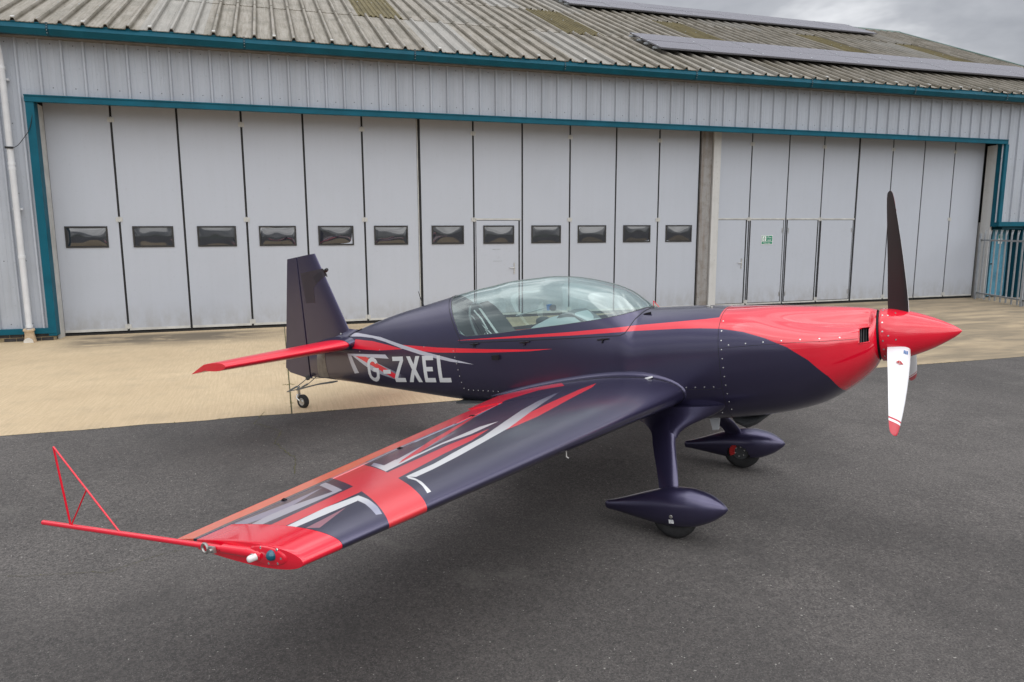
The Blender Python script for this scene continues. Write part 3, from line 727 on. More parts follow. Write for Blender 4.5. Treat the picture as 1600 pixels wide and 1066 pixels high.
NAVY = (.050, .043, .105); RED = (.86, .006, .032); SATRED = (.82, .022, .035); ORANGE = (.95, .115, .045); SILVER = (.56, .57, .65); WHITE = (.80, .80, .82); LILAC = (.34, .345, .47); SLATE = (.095, .088, .13)
def finish(t, col, gloss=None):
    """satin wrap; gloss = mask of the shinier lacquer"""
    c = t.coord(); n = t.noise(c, 3.1, 4, .5); n2 = t.noise(c, 420, 2, .5)
    col = t.mix(t.mr(n, .3, .7, 0, .10), col, (.0, .0, .0))
    r = t.mr(n, .3, .7, .29, .35)
    if gloss is not None: r = t.mix(gloss, t.mix(0, r, r), (.10, .10, .10)); 
    t.set(Base_Color=col, Roughness=r); t.b.inputs['Specular IOR Level'].default_value = .62
    t.b.inputs['Coat Weight'].default_value = 1.0; t.b.inputs['Coat IOR'].default_value = 1.6; t.b.inputs['Coat Roughness'].default_value = .20
    if gloss is not None: t.link(t.math('MULTIPLY_ADD', gloss, -.16, .20), t.b.inputs['Coat Roughness'])
    sc3 = t.n('ShaderNodeSeparateColor'); t.link(col, sc3.inputs[0]); t.set(Metallic=t.math('MULTIPLY', t.math('LESS_THAN', sc3.outputs[0], .11), .72))
    t.bump(t.math('ADD', t.math('MULTIPLY', n2, .12), t.noise(c, 5, 2, .5)), .035, .01)
def m_fuselage():
    t = NT('fuselage_livery'); c = t.coord(); sx = t.n('ShaderNodeSeparateXYZ'); t.link(c, sx.inputs[0]); X, Z = sx.outputs[0], sx.outputs[2]
    LO, HI = -.7, .9
    B = lambda p: t.band(X, Z, p, LO, HI)
    col = t.mix(0, NAVY, NAVY)
    nose = [(-2.414, .201), (-1.72, .211), (-1.16, .218), (-.636, .230), (-.129, .241), (.0, .243), (.096, .247), (.112, .88), (1.3, .88), (1.3, -.69), (1.02, -.69), (.975, -.52), (.92, -.36), (.856, -.226), (.735, -.087), (.6, .015), (.454, .084), (.297, .137), (.134, .168), (-.034, .181), (-.208, .187), (-.644, .190), (-1.16, .188), (-1.63, .192), (-2.414, .199)]
    nm = B(nose)
    col = t.mix(nm, col, RED)
    # red flash and silver arc on the tail
    col = t.mix(B([(-4.06, .166), (-3.99, .262), (-3.683, .235), (-3.413, .185), (-3.20, .139), (-3.572, .133)]), col, RED)
    col = t.mix(B([(-3.20, .182), (-2.691, .141), (-2.072, .106), (-1.594, .087), (-1.336, .082), (-1.596, .071), (-2.075, .074), (-2.695, .092), (-3.03, .121)]), col, RED)
    col = t.mix(B([(-4.26, .335), (-3.98, .328), (-3.814, .309), (-3.552, .272), (-3.26, .197), (-2.922, .115), (-2.589, .044), (-2.235, -.033), (-2.53, -.0), (-2.925, .075), (-3.21, .147), (-3.467, .22), (-3.688, .268), (-3.9, .288), (-4.2, .298)]), col, SILVER)
    # flag fragment behind the letters
    col = t.mix(B([(-4.127, .111), (-3.474, .089), (-3.422, .045), (-3.88, .070), (-4.04, .085)]), col, SILVER)
    col = t.mix(B([(-4.127, .111), (-4.06, .095), (-3.955, -.105), (-4.035, -.112)]), col, SILVER)
    fade = t.mr(X, -3.2, -3.75)
    col = t.mix(t.math('MULTIPLY', B([(-4.054, .096), (-3.837, .075), (-3.20, -.14), (-3.28, -.20), (-3.712, -.085)]), fade), col, SILVER)
    col = t.mix(B([(-3.981, .082), (-3.795, .071), (-3.315, -.129), (-3.367, -.17), (-3.6, -.068)]), col, RED)
    gl = t.math('MULTIPLY', nm, t.math('GREATER_THAN', X, .112))
    finish(t, col, gl); return t.m
def m_wing():
    t = NT('wing_livery'); c = t.coord(); sx = t.n('ShaderNodeSeparateXYZ'); t.link(c, sx.inputs[0])
    Y = t.math('MULTIPLY', t.math('ABSOLUTE', sx.outputs[1]), -1.0)
    s = t.math('DIVIDE', t.math('SUBTRACT', Y, WYR), WYT - WYR)
    le = t.math('MULTIPLY_ADD', s, LET - LER, LER); ch = t.math('MULTIPLY_ADD', s, CT - CR, CR)
    Cc = t.math('DIVIDE', t.math('SUBTRACT', le, sx.outputs[0]), ch)
    def B(p):
        q = []
        for y, k in p:
            ss = (y + .45) / -3.45; f = (1.80 + (.775 - 1.80) * ss) / (CR + (CT - CR) * ss); q.append((y, k * f))
        return t.band(Y, Cc, q, -.2, 1.2)
    col = t.mix(0, NAVY, NAVY)
    m = lambda mask, colr, a=1.0: t.mix(t.math('MULTIPLY', mask, a) if not (isinstance(a, float) and a == 1.0) else mask, col, colr)
    col = m(B([(-3.735, .43), (-3.245, .405), (-3.05, .45), (-3.05, .535), (-3.735, .552)]), SATRED)                    # span strip, outboard
    col = m(B([(-3.45, -.1), (-3.44, 0), (-2.95, .92), (-2.66, .92), (-2.72, .84), (-3.03, .32), (-3.20, 0), (-3.21, -.1)]), SATRED)      # chordwise cross band
    col = m(B([(-3.02, .352), (-2.56, .385), (-2.293, .385), (-2.02, .426), (-2.38, .478), (-2.93, .503)]), SATRED)  # span strip, inboard
    # slate sheen panels behind the silver strokes
    sl = B([(-3.74, .98), (-3.51, .96), (-2.94, .905), (-3.2, .58), (-3.73, .60)]); col = m(sl, SLATE, .8)
    col = m(B([(-2.64, .885), (-1.92, .80), (-1.47, .77), (-1.8, .62), (-2.75, .55)]), SLATE, .75)
    # trailing edge red
    col = m(B([(-3.95, 1.19), (-3.95, 1.0), (-3.69, .985), (-3.51, .955), (-3.245, .93), (-2.943, .905), (-2.8, .90), (-2.8, 1.19)]), ORANGE)
    te = B([(-2.8, 1.19), (-2.8, .90), (-2.577, .89), (-2.298, .874), (-1.917, .837), (-1.485, .765), (-1.282, .762), (-.927, .775), (-.68, .66), (-.66, .52), (-.45, .60), (-.45, 1.19)])
    col = m(te, t.mix(t.mr(Y, -2.7, -2.0), ORANGE, RED))
    col = m(B([(-2.63, .886), (-2.3, .871), (-1.92, .834), (-1.5, .763), (-1.0, .777), (-1.5, .735), (-1.95, .790), (-2.3, .832), (-2.66, .845)]), LILAC, .75)
    col = m(B([(-2.96, .905), (-2.64, .892), (-2.66, .845), (-2.98, .86)]), (.75, .22, .25), .8)
    # strokes, inboard of the band
    col = m(B([(-2.753, .758), (-2.903, .53), (-2.62, .536), (-2.359, .534), (-2.136, .477), (-1.817, .47), (-1.943, .526), (-2.119, .539), (-2.339, .56), (-2.53, .563), (-2.791, .599), (-2.66, .80)]), t.mix(t.mr(Cc, .60, .70), WHITE, LILAC))
    col = m(B([(-2.791, .599), (-2.737, .566), (-2.633, .577), (-2.269, .602), (-1.85, .636), (-2.32, .663)]), t.mix(t.mr(Y, -2.7, -2.0), SILVER, SLATE), .9)
    col = m(B([(-2.66, .835), (-2.775, .645), (-2.332, .673), (-2.40, .735)]), NAVY)
    col = m(B([(-2.79, .63), (-2.332, .673), (-2.364, .623), (-2.848, .545)]), t.mix(t.mr(Y, -2.75, -2.35), WHITE, LILAC))
    col = m(B([(-2.758, .557), (-2.505, .58), (-2.311, .618), (-1.565, .739), (-1.252, .793), (-1.455, .772), (-1.839, .736), (-2.235, .692), (-2.671, .593)]), SATRED)
    W = t.mix(t.mr(Y, -2.2, -.95), WHITE, (.10, .10, .17))
    col = m(B([(-2.984, .325), (-2.759, .318), (-2.539, .34), (-2.2, .365), (-1.84, .424), (-1.512, .471), (-1.219, .488), (-.85, .47), (-1.295, .425), (-1.611, .382), (-1.997, .319), (-2.276, .298), (-2.603, .271), (-2.837, .259), (-2.98, .262)]), W)
    col = m(B([(-3.121, .065), (-3.095, .064), (-3.062, .122), (-3.022, .189), (-2.99, .264), (-2.978, .322), (-3.004, .29), (-3.022, .223), (-3.067, .144)]), WHITE)
    col = m(B([(-2.056, .313), (-1.997, .319), (-1.611, .382), (-1.34, .385), (-.9, .368), (-.69, .343), (-.843, .319), (-1.203, .312), (-1.718, .29), (-1.951, .3)]), SATRED)
    # strokes, outboard of the band
    col = m(B([(-3.727, .414), (-3.469, .418), (-3.286, .371), (-3.353, .306), (-3.718, .343)]), WHITE)
    col = m(B([(-3.442, .079), (-3.418, .065), (-3.375, .14), (-3.322, .257), (-3.286, .371), (-3.345, .32), (-3.375, .226), (-3.418, .13)]), t.mix(t.mr(Cc, .30, .12), WHITE, LILAC))
    col = m(B([(-3.44, .292), (-3.672, .2), (-3.699, .271)]), (.42, .16, .20), .8)
    S2 = t.mix(t.mr(Y, -3.30, -3.65), LILAC, t.mix(0, SILVER, SILVER))
    col = m(B([(-3.725, .722), (-3.727, .631), (-3.215, .564), (-3.051, .866), (-3.109, .852), (-3.239, .615), (-3.442, .71), (-3.563, .738)]), SILVER, .8)
    col = m(B([(-3.723, .783), (-3.692, .898), (-3.407, .798), (-3.154, .779), (-3.442, .71), (-3.634, .735)]), LILAC, .85)
    finish(t, col); return t.m

# wing geometry (trapezoid, symmetrical section)
WYR, WYT = -.45, -3.9; LER, LET = -.19, -.588; CR, CT = 1.69, .91; TR, TT = .182, .113; ZW = -.318
M['fus'] = m_fuselage(); M['wing'] = m_wing()
def paint(name, col, rough=.32, coat=.85, croug=.2, spec=.62):
    t = NT(name); c = t.coord(); n = t.noise(c, 3.1, 4, .5)
    t.set(Base_Color=t.mix(t.mr(n, .3, .7, 0, .1), col, (0, 0, 0)), Roughness=t.mr(n, .3, .7, rough * .95, rough * 1.1)); t.b.inputs['Specular IOR Level'].default_value = spec
    t.b.inputs['Coat Weight'].default_value = coat; t.b.inputs['Coat IOR'].default_value = 1.6; t.b.inputs['Coat Roughness'].default_value = croug
    t.bump(t.noise(c, 5, 2, .5), .03, .01); return t.m
M['navy'] = paint('satin_navy', NAVY); M['navy'].node_tree.nodes['Principled BSDF'].inputs['Metallic'].default_value = .72; M['redg'] = paint('gloss_red', RED, .12, .6, .05, .55); M['reds'] = paint('satin_red', RED, .3, .3, .2)
M['grey'] = simple('grey_composite', (.16, .17, .175), .5, var=.12); M['dgrey'] = simple('dark_grey_composite', (.06, .064, .068), .45)
M['lgrey'] = simple('pale_blue_grey_trim', (.42, .48, .49), .45, var=.06)
M['tyre'] = simple('tyre_rubber', (.018, .018, .019), .75, var=.3, scale=25); M['gap'] = simple('panel_gap', (.006, .006, .008), .6)
M['steel'] = simple('stainless_steel', (.42, .41, .39), .38, metal=.75, var=.2, scale=14); M['plate'] = simple('worn_alloy_plate', (.30, .28, .25), .4, metal=.15, var=.3, scale=16); M['chrome'] = simple('bright_metal', (.7, .7, .69), .25, metal=.9)
M['letter'] = simple('silver_lettering', (.68, .69, .70), .45, var=.05, scale=3); M['rod'] = M['redg']
M['lampw'] = simple('white_lamp_lens', (.75, .73, .72), .2, var=.08, scale=40); M['lampg'] = simple('blue_green_lens', (.003, .09, .14), .06, spec=.8)
M['belt'] = simple('white_webbing', (.62, .62, .61), .6); M['camb'] = simple('blue_plastic', (.03, .16, .42), .35); M['caliper'] = simple('red_caliper', (.45, .02, .02), .35)
M['bladew'] = paint('white_blade', (.78, .78, .80), .3, .3, .2); M['bladeb'] = paint('black_blade_back', (.026, .022, .024), .45, .15, .4, .5)
M['decal'] = simple('dark_matt_decal', (.020, .018, .026), .55, var=.2); M['decal2'] = simple('slate_decal', (.033, .028, .038), .5, var=.12)

def m_glass():
    t = NT('canopy_glass'); t.t.nodes.remove(t.b)
    tr = t.n('ShaderNodeBsdfTransparent'); tr.inputs[0].default_value = (.80, .93, .91, 1)
    gl = t.n('ShaderNodeBsdfGlossy'); gl.inputs['Roughness'].default_value = .03; gl.inputs[0].default_value = (.92, 1.0, .99, 1)
    fr = t.n('ShaderNodeFresnel'); gmt = t.n('ShaderNodeNewGeometry'); t.link(t.math('MULTIPLY_ADD', gmt.outputs['Backfacing'], 1 / 1.52 - 1.52, 1.52), fr.inputs[0])
    mx_ = t.n('ShaderNodeMixShader'); t.link(t.math('MULTIPLY_ADD', fr.outputs[0], 1.3, .15), mx_.inputs[0])
    t.link(tr.outputs[0], mx_.inputs[1]); t.link(gl.outputs[0], mx_.inputs[2]); t.link(mx_.outputs[0], t.out.inputs[0])
    c = t.coord(); b = t.n('ShaderNodeBump'); b.inputs['Strength'].default_value = .02; b.inputs['Distance'].default_value = .02
    t.link(t.noise(t.mapv(c, (1, 1, 2.5)), 3, 3, .5), b.inputs['Height']); t.link(b.outputs[0], gl.inputs['Normal'])
    return t.m
M['glass'] = m_glass()

# fuselage stations: x, top, bottom, half width, z of the widest point, exponents above and below
ST = np.array([
[-4.86,.13,-.155,.035,-.02,2,2.2],[-4.46,.245,-.198,.085,-.02,2,2.6],[-4.07,.340,-.24,.14,-.02,2,2.8],[-3.81,.406,-.272,.18,-.03,2.0,2.9],
[-3.436,.487,-.314,.23,-.04,2.0,3],[-3.043,.552,-.362,.28,-.05,2.0,3],[-2.64,.615,-.41,.325,-.06,2.05,3],[-2.37,.655,-.437,.35,-.06,2.1,3],
[-2.168,.675,-.46,.365,-.06,2.1,3],[-1.883,.702,-.485,.385,-.06,2.15,3],[-1.533,.704,-.515,.405,-.06,2.15,3],[-1.314,.684,-.535,.415,-.06,2.15,3],
[-1.045,.625,-.555,.425,-.06,2.1,3],[-.773,.518,-.57,.43,-.06,2.1,3],[-.655,.418,-.578,.435,-.06,2.15,3],[-.585,.352,-.58,.435,-.06,2.2,3],
[-.52,.340,-.582,.435,-.06,2.3,3],[-.33,.333,-.585,.44,-.06,2.4,3],[-.09,.322,-.585,.445,-.06,2.5,2.9],[.10,.303,-.578,.45,-.05,2.5,2.8],
[.45,.284,-.54,.45,-.04,2.5,2.6],[.75,.255,-.47,.425,-.02,2.4,2.4],[.94,.236,-.37,.365,0,2.3,2.3],[1.05,.222,-.288,.30,.01,2.2,2.2],
[1.12,.208,-.218,.235,.012,2.05,2.1],[1.15,.198,-.168,.185,.015,2,2]])
def pchip(xs, ys, x):
    h = np.diff(xs); d = np.diff(ys) / h; m = np.zeros_like(ys)
    for i in range(1, len(xs) - 1):
        if d[i - 1] * d[i] > 0:
            w1 = 2 * h[i] + h[i - 1]; w2 = h[i] + 2 * h[i - 1]; m[i] = (w1 + w2) / (w1 / d[i - 1] + w2 / d[i])
    m[0], m[-1] = d[0], d[-1]
    i = np.clip(np.searchsorted(xs, x) - 1, 0, len(xs) - 2); t = (x - xs[i]) / h[i]
    return (2 * t**3 - 3 * t**2 + 1) * ys[i] + (t**3 - 2 * t**2 + t) * h[i] * m[i] + (3 * t**2 - 2 * t**3) * ys[i + 1] + (t**3 - t**2) * h[i] * m[i + 1]
TAB = np.linspace(ST[0, 0], ST[-1, 0], 3001); SEC = np.array([pchip(ST[:, 0], ST[:, k], TAB) for k in range(1, 7)])
def sec(x): return [float(np.interp(x, TAB, SEC[k])) for k in range(6)]
def smooth(a, b, x): t = min(1, max(0, (x - a) / (b - a))); return t * t * (3 - 2 * t)
def fpt(x, phi):
    """half section point (y>=0 magnitude, z) at angle phi from the bottom (-pi/2) to the top (pi/2)"""
    t, b, w_, zm, n1, n2 = sec(x); n = n1 if phi > 0 else n2; H = (t - zm) if phi > 0 else (zm - b)
    y = w_ * max(0, math.cos(phi)) ** (2 / n); z = zm + (H * math.sin(phi) ** (2 / n) if phi > 0 else -H * abs(math.sin(phi)) ** (2 / n))
    k = smooth(.02, .5, x) * (1 - smooth(1.10, 1.15, x))
    if k > 0 and phi > 0:
        # cylinder cheeks: a narrow domed spine between two lower cheeks that meet in a soft crease
        a = math.atan2(z - zm, y); ca, sa = math.cos(a), math.sin(a); q = smooth(.0, 1.12, x)
        wc = w_ * (1 - .52 * q); tc = H * (1 - .50 * q)
        r1 = ((abs(ca) / wc) ** 2.1 + (abs(sa) / H) ** 2.1) ** (-1 / 2.1); r2 = ((abs(ca) / w_) ** 2.7 + (abs(sa) / tc) ** 2.7) ** (-1 / 2.7)
        r0 = math.hypot(y, z - zm); rm_ = (r1 ** 22 + r2 ** 22) ** (1 / 22); r = r0 + (rm_ - r0) * k
        y, z = r * ca, zm + r * sa
    return y, z
def yz(x, z):
    t, b, w_, zm, n1, n2 = sec(x); H, n = (t - zm, n1) if z > zm else (zm - b, n2)
    if x > .05:
        lo, hi = -math.pi / 2, math.pi / 2
        for _ in range(40):
            m_ = (lo + hi) / 2
            if fpt(x, m_)[1] < z: lo = m_
            else: hi = m_
        return fpt(x, lo)[0]
    return w_ * max(0, 1 - min(1, abs(z - zm) / H) ** n) ** (1 / n)
SEAM = ([-2.39, -1.542, -.9, -.70, -.660, -.634, -.602, -.565, -.53], [.175, .167, .164, .163, .178, .211, .28, .332, .36])
SILL = ([-2.36, -2.30, -2.091, -1.898, -1.539, -1.208, -.904, -.701, -.62, -.585, -.56], [.262, .232, .238, .244, .266, .282, .302, .324, .341, .352, .37])
def seam_z(x): return float(np.interp(x, *SEAM))
def sill_z(x): return float(np.interp(x, *SILL))
def phi_of(x, z):
    t, b, w_, zm, n1, n2 = sec(x); z = min(max(z, b + .001), t - .0006)
    return math.asin(min(1, ((z - zm) / (t - zm)) ** (n1 / 2))) if z > zm else -math.asin(((zm - z) / (zm - b)) ** (n2 / 2))
def g_slant(x): return smooth(-3.3, -2.45, x) * (1 - smooth(-2.30, -1.5, x))
# columns
XS = sorted(set(np.round(np.concatenate([np.arange(-4.86, -2.46, .04), np.arange(-2.46, -.7, .03), np.arange(-.7, -.50, .008), np.arange(-.5, .1, .03), np.arange(.112, .9, .022), np.arange(.9, 1.151, .0084), [-2.39, -2.36, .112, 1.15]]), 4)))
NA, NB, NC = 34, 5, 30
def column(x0):
    ps = phi_of(x0, seam_z(x0)); pl = phi_of(x0, sill_z(x0)); ps = min(ps, math.pi / 2); pl = max(pl, ps); kk = smooth(-.515, .0, x0); ps += (-math.pi / 2 + math.pi * NA / (NA + NB + NC) - ps) * kk; pl += (-math.pi / 2 + math.pi * (NA + NB) / (NA + NB + NC) - pl) * kk
    ph = list(np.linspace(-math.pi / 2, ps, NA, endpoint=False)) + list(np.linspace(ps, pl, NB, endpoint=False)) + list(np.linspace(pl, math.pi / 2, NC + 1))
    o = []
    for p in ph:
        y, z = fpt(x0, p); x = x0
        if g_slant(x0) > 0:
            for _ in range(3): x = x0 - .62 * max(0, z - .21) * g_slant(x0); y, z = fpt(x, p)
        o.append((x, y, z))
    return o
GRID = [column(x) for x in XS]
NR = NA + NB + NC + 1
iS, iG = XS.index(-2.39), XS.index(-2.36); iC = XS.index(.112)
iF = max(i for i, x in enumerate(XS) if x < -.52)
def region(pred):
    vs = {}; V = []; Fs = []
    def vid(i, j, s):
        if j in (0, NR - 1): s = 1
        k = (i, j, s)
        if k not in vs: x, y, z = GRID[i][j]; vs[k] = len(V); V.append((x, y * s if j not in (0, NR - 1) else 0.0, z))
        return vs[k]
    for i in range(len(XS) - 1):
        for j in range(NR - 1):
            if pred(i, j):
                for s in (1, -1): Fs.append((vid(i, j, s), vid(i + 1, j, s), vid(i + 1, j + 1, s), vid(i, j + 1, s)))
    return V, Fs
is_glass = lambda i, j: iG <= i <= iF and j >= NA + NB
is_frame = lambda i, j: iS <= i <= iF and j >= NA and not is_glass(i, j)
def zmid(i, j): return (GRID[i][j][2] + GRID[i + 1][j + 1][2]) / 2
is_inlet = lambda i, j: 1.052 < (XS[i] + XS[i + 1]) / 2 < 1.112 and .0 < zmid(i, j) < .093
def outward(o):
    """normals away from the long axis"""
    me = o.data; bm = bmesh.new(); bm.from_mesh(me); bmesh.ops.remove_doubles(bm, verts=bm.verts, dist=2e-5); bmesh.ops.dissolve_degenerate(bm, edges=bm.edges, dist=2e-5); bm.normal_update()
    for f in bm.faces:
        c = f.calc_center_median()
        if f.normal.y * c.y + f.normal.z * (c.z + .02) < 0: f.normal_flip()
    bm.to_mesh(me); bm.free(); me.polygons.foreach_set('use_smooth', [True] * len(me.polygons)); me.set_sharp_from_angle(angle=R(40))
def part(name, pred, m, parent=plane):
    V, Fs = region(pred); me = bpy.data.meshes.new(name); me.from_pydata(V, [], Fs); me.validate(); me.update(); o = link(name, me, m, parent); outward(o); return o
fus = part('fuselage', lambda i, j: i < iC and not is_glass(i, j) and not is_frame(i, j), M['fus'])
cowl = part('cowling', lambda i, j: i >= iC and not is_inlet(i, j), M['fus'])
cframe = part('canopy_frame', is_frame, M['fus'])
glass = part('canopy_glass', is_glass, M['glass'])
def surf(x, z, off=0.0, s=-1):
    """point on the starboard (s=-1) side, pushed out by off along the normal"""
    e_ = 1e-3; y = yz(x, z); ny = Vector((-(yz(x + e_, z) - yz(x - e_, z)) / (2 * e_), 1, -(yz(x, z + e_) - yz(x, z - e_)) / (2 * e_))).normalized()
    return Vector((x + ny.x * off, s * (y + ny.y * off), z + ny.z * off)), Vector((ny.x, s * ny.y, ny.z))
# air inlets with cylinder fins inside
for s in (-1, 1):
    q = [surf(x, z, .002, s)[0] for x, z in ((1.050, -.002), (1.113, -.002), (1.113, .095), (1.050, .095))]
    inn = [p + Vector((-.02, -s * .075, 0)) for p in q]
    mesh('air_inlet', q + inn, [(0, 1, 5, 4), (1, 2, 6, 5), (2, 3, 7, 6), (3, 0, 4, 7), (4, 5, 6, 7)], M['black'], cowl)
    fm = MB()
    for k in range(4):
        a = q[0].lerp(q[1], .15 + .24 * k) + Vector((0, -s * .03, 0)); b = q[3].lerp(q[2], .15 + .24 * k) + Vector((0, -s * .03, 0)); fm.tube([a, b], .004, 6)
    fm.build('cylinder_fins', M['dgrey'], cowl)
    MB().tube(q + [q[0]], .0045, 6, cap=False).build('inlet_lip', M['redg'], cowl, 60)
# panel gaps
def surfline(pts, off=.0, s=-1, step=.03):
    P = []
    for (x0, z0), (x1, z1) in zip(pts, pts[1:]):
        n = max(1, int(math.hypot(x1 - x0, z1 - z0) / step))
        for k in range(n): P.append(surf(x0 + (x1 - x0) * k / n, z0 + (z1 - z0) * k / n, off, s)[0])
    P.append(surf(*pts[-1], off, s)[0]); return P
gm = MB()
for s in (-1, 1):
    fx = list(zip(*SEAM)); top = [GRID[iS][j] for j in range(NA, NR, 2)]
    gm.tube([Vector((x, s * y, z)) for x, y, z in top], .0032, 5)
    gm.tube([Vector((GRID[i][NA][0], s * GRID[i][NA][1], GRID[i][NA][2])) for i in range(iS, iF + 1, 1)], .0032, 5)
    gm.tube([Vector((GRID[iC][j][0], s * GRID[iC][j][1], GRID[iC][j][2])) for j in range(0, NR, 2)], .0018, 5)
    gm.tube(surfline([(.112, .028), (.376, .038), (.638, .043), (.88, .037), (1.045, .032)], 0, s), .0014, 5)
    gm.tube(surfline([(-.20, -.287), (.055, -.286), (.112, -.28)], 0, s), .0014, 5)
    gm.tube(surfline([(-2.454, .13), (-2.429, -.03), (-2.4, -.238), (-2.389, -.29), (-1.978, -.31)], 0, s), .0012, 5)
gm.build('panel_gaps', M['gap'], fus, 60)
# edge of the glass: pale seal along the sill and the rear hoop
sm_ = MB()
for s in (-1, 1):
    sm_.tube([Vector((GRID[iG][j][0] + .006, s * GRID[iG][j][1] * .985, GRID[iG][j][2])) for j in range(NA + NB, NR, 1)], .006, 6)
    sm_.tube([Vector((GRID[i][NA + NB][0], s * (GRID[i][NA + NB][1] - .004), GRID[i][NA + NB][2])) for i in range(iG, iF)], .0045, 6)
sm_.build('canopy_seal', M['dgrey'], glass, 60)
# camloc screws
sc_ = MB()
def dome(p, nrm, r=.0065): sc_.lathe([(-.001, r), (.0012, r * .9), (.002, r * .4), (.0022, 0)], p, nrm, 8)
def along(pts, sp, off=0.0, s=-1):
    L_ = 0
    for (x0, z0), (x1, z1) in zip(pts, pts[1:]):
        d = math.hypot(x1 - x0, z1 - z0)
        while L_ < d:
            t = L_ / d; p, nn = surf(x0 + (x1 - x0) * t, z0 + (z1 - z0) * t, .0005, s); dome(p, nn); L_ += sp
        L_ -= d
for s in (-1, 1):
    along([(.135, .22), (.135, .06), (.137, -.10), (.14, -.3), (.142, -.47), (.13, -.52)], .068, s=s)
    along([(.19, .048), (.376, .056), (.638, .061), (.88, .055), (1.02, .05)], .125, s=s)
    along([(-.17, -.270), (.055, -.268), (.10, -.264)], .072, s=s)
    along([(-2.48, .10), (-2.45, -.03), (-2.42, -.238), (-2.405, -.30)], .062, s=s); along([(-2.36, -.282), (-1.99, -.298)], .06, s=s)
    along([(-3.9, .13), (-2.6, .16)], .34, s=s)
    for k in range(6): p, nn = surf(-.44 + k * .1, -.53 + (abs(k - 2.5) ** 2) * .006, .0005, s); dome(p, nn, .006)
o = sc_.build('screws', M['chrome'], fus, 40); o['kind'] = 'stuff'

# registration letters on the starboard side
def quad(a, b, c, d, n=9):
    """patch between edges a-b and d-c laid on the skin"""
    vs = []; fs = []; n1 = max(2, int(math.dist(a, b) / .018) + 1); n2 = max(2, int(max(math.dist(a, d), math.dist(b, c)) / .018) + 1)
    for i in range(n1 + 1):
        for j in range(n2 + 1):
            s, t = i / n1, j / n2; x = (a[0] * (1 - t) + d[0] * t) * (1 - s) + (b[0] * (1 - t) + c[0] * t) * s; z = (a[1] * (1 - t) + d[1] * t) * (1 - s) + (b[1] * (1 - t) + c[1] * t) * s
            vs.append(surf(x, z, .0022)[0])
    for i in range(n1):
        for j in range(n2): k = i * (n2 + 1) + j; fs.append((k, k + 1, k + n2 + 2, k + n2 + 1))
    return vs, fs
ZB, ZT = -.203, .064; SW = .044
def letter(quads):
    m = MB()
    for q in quads: m.add(*quad(*q))
    o = m.build('registration_letter', M['letter'], fus, 60)
    me = o.data; bm = bmesh.new(); bm.from_mesh(me)
    for f in bm.faces:
        if f.normal.y > 0: f.normal_flip()
    bm.to_mesh(me); bm.free(); return o
# G
xl, xr = -3.785, -3.600; cx = (xl + xr) / 2; ro, ri = (xr - xl) / 2, (xr - xl) / 2 - SW
G = []
arc = lambda a, zc, r, rz: (cx + r * math.cos(a), zc + rz * math.sin(a))
zc1, zc2 = ZT - .085, ZB + .085
for k in range(6):
    a, b = R(20 + 160 * k / 6), R(20 + 160 * (k + 1) / 6); G.append((arc(a, zc1, ro, .085), arc(b, zc1, ro, .085), arc(b, zc1, ri, .085 - SW), arc(a, zc1, ri, .085 - SW)))
G.append(((xl, zc1), (xl, zc2), (xl + SW, zc2), (xl + SW, zc1)))
for k in range(6):
    a, b = R(180 + 180 * k / 6), R(180 + 180 * (k + 1) / 6); G.append((arc(a, zc2, ro, .085), arc(b, zc2, ro, .085), arc(b, zc2, ri, .085 - SW), arc(a, zc2, ri, .085 - SW)))
G.append(((xr, zc2), (xr, -.052), (xr - SW, -.052), (xr - SW, zc2))); G.append(((xr - SW, -.052), (cx, -.052), (cx, -.092), (xr - SW, -.092)))
letter(G)
letter([((-3.532, -.072), (-3.412, -.072), (-3.412, -.114), (-3.532, -.114))])
xl, xr = -3.363, -3.197
letter([((xl, ZT), (xr, ZT), (xr, ZT - SW), (xl, ZT - SW)), ((xr, ZT - SW), (xl + .052, ZB + SW), (xl, ZB + SW), (xr - .052, ZT - SW)), ((xl, ZB + SW), (xr, ZB + SW), (xr, ZB), (xl, ZB))])
xl, xr = -3.146, -2.950; mx_ = (xl + xr) / 2; mz = (ZT + ZB) / 2
letter([((xl, ZT), (xl + .058, ZT), (mx_ + .030, mz), (mx_ - .030, mz)), ((mx_ - .030, mz), (mx_ + .030, mz), (xr, ZB), (xr - .058, ZB)), ((xr - .058, ZT), (xr, ZT), (mx_ + .0301, mz + .001), (mx_ - .0, mz + .046)), ((mx_ - .0301, mz - .001), (mx_ + .0, mz - .046), (xl + .058, ZB), (xl, ZB))])
xl, xr = -2.912, -2.758
letter([((xl, ZT), (xl + SW + .003, ZT), (xl + SW + .003, ZB), (xl, ZB)), ((xl + SW + .003, ZT), (xr, ZT), (xr, ZT - SW), (xl + SW + .003, ZT - SW)), ((xl + SW + .003, mz + SW / 2), (xr - .02, mz + SW / 2), (xr - .02, mz - SW / 2), (xl + SW + .003, mz - SW / 2)), ((xl + SW + .003, ZB + SW), (xr, ZB + SW), (xr, ZB), (xl + SW + .003, ZB))])
xl, xr = -2.708, -2.548
letter([((xl, ZT), (xl + SW + .003, ZT), (xl + SW + .003, ZB), (xl, ZB)), ((xl + SW + .003, ZB + SW), (xr, ZB + SW), (xr, ZB), (xl + SW + .003, ZB))])

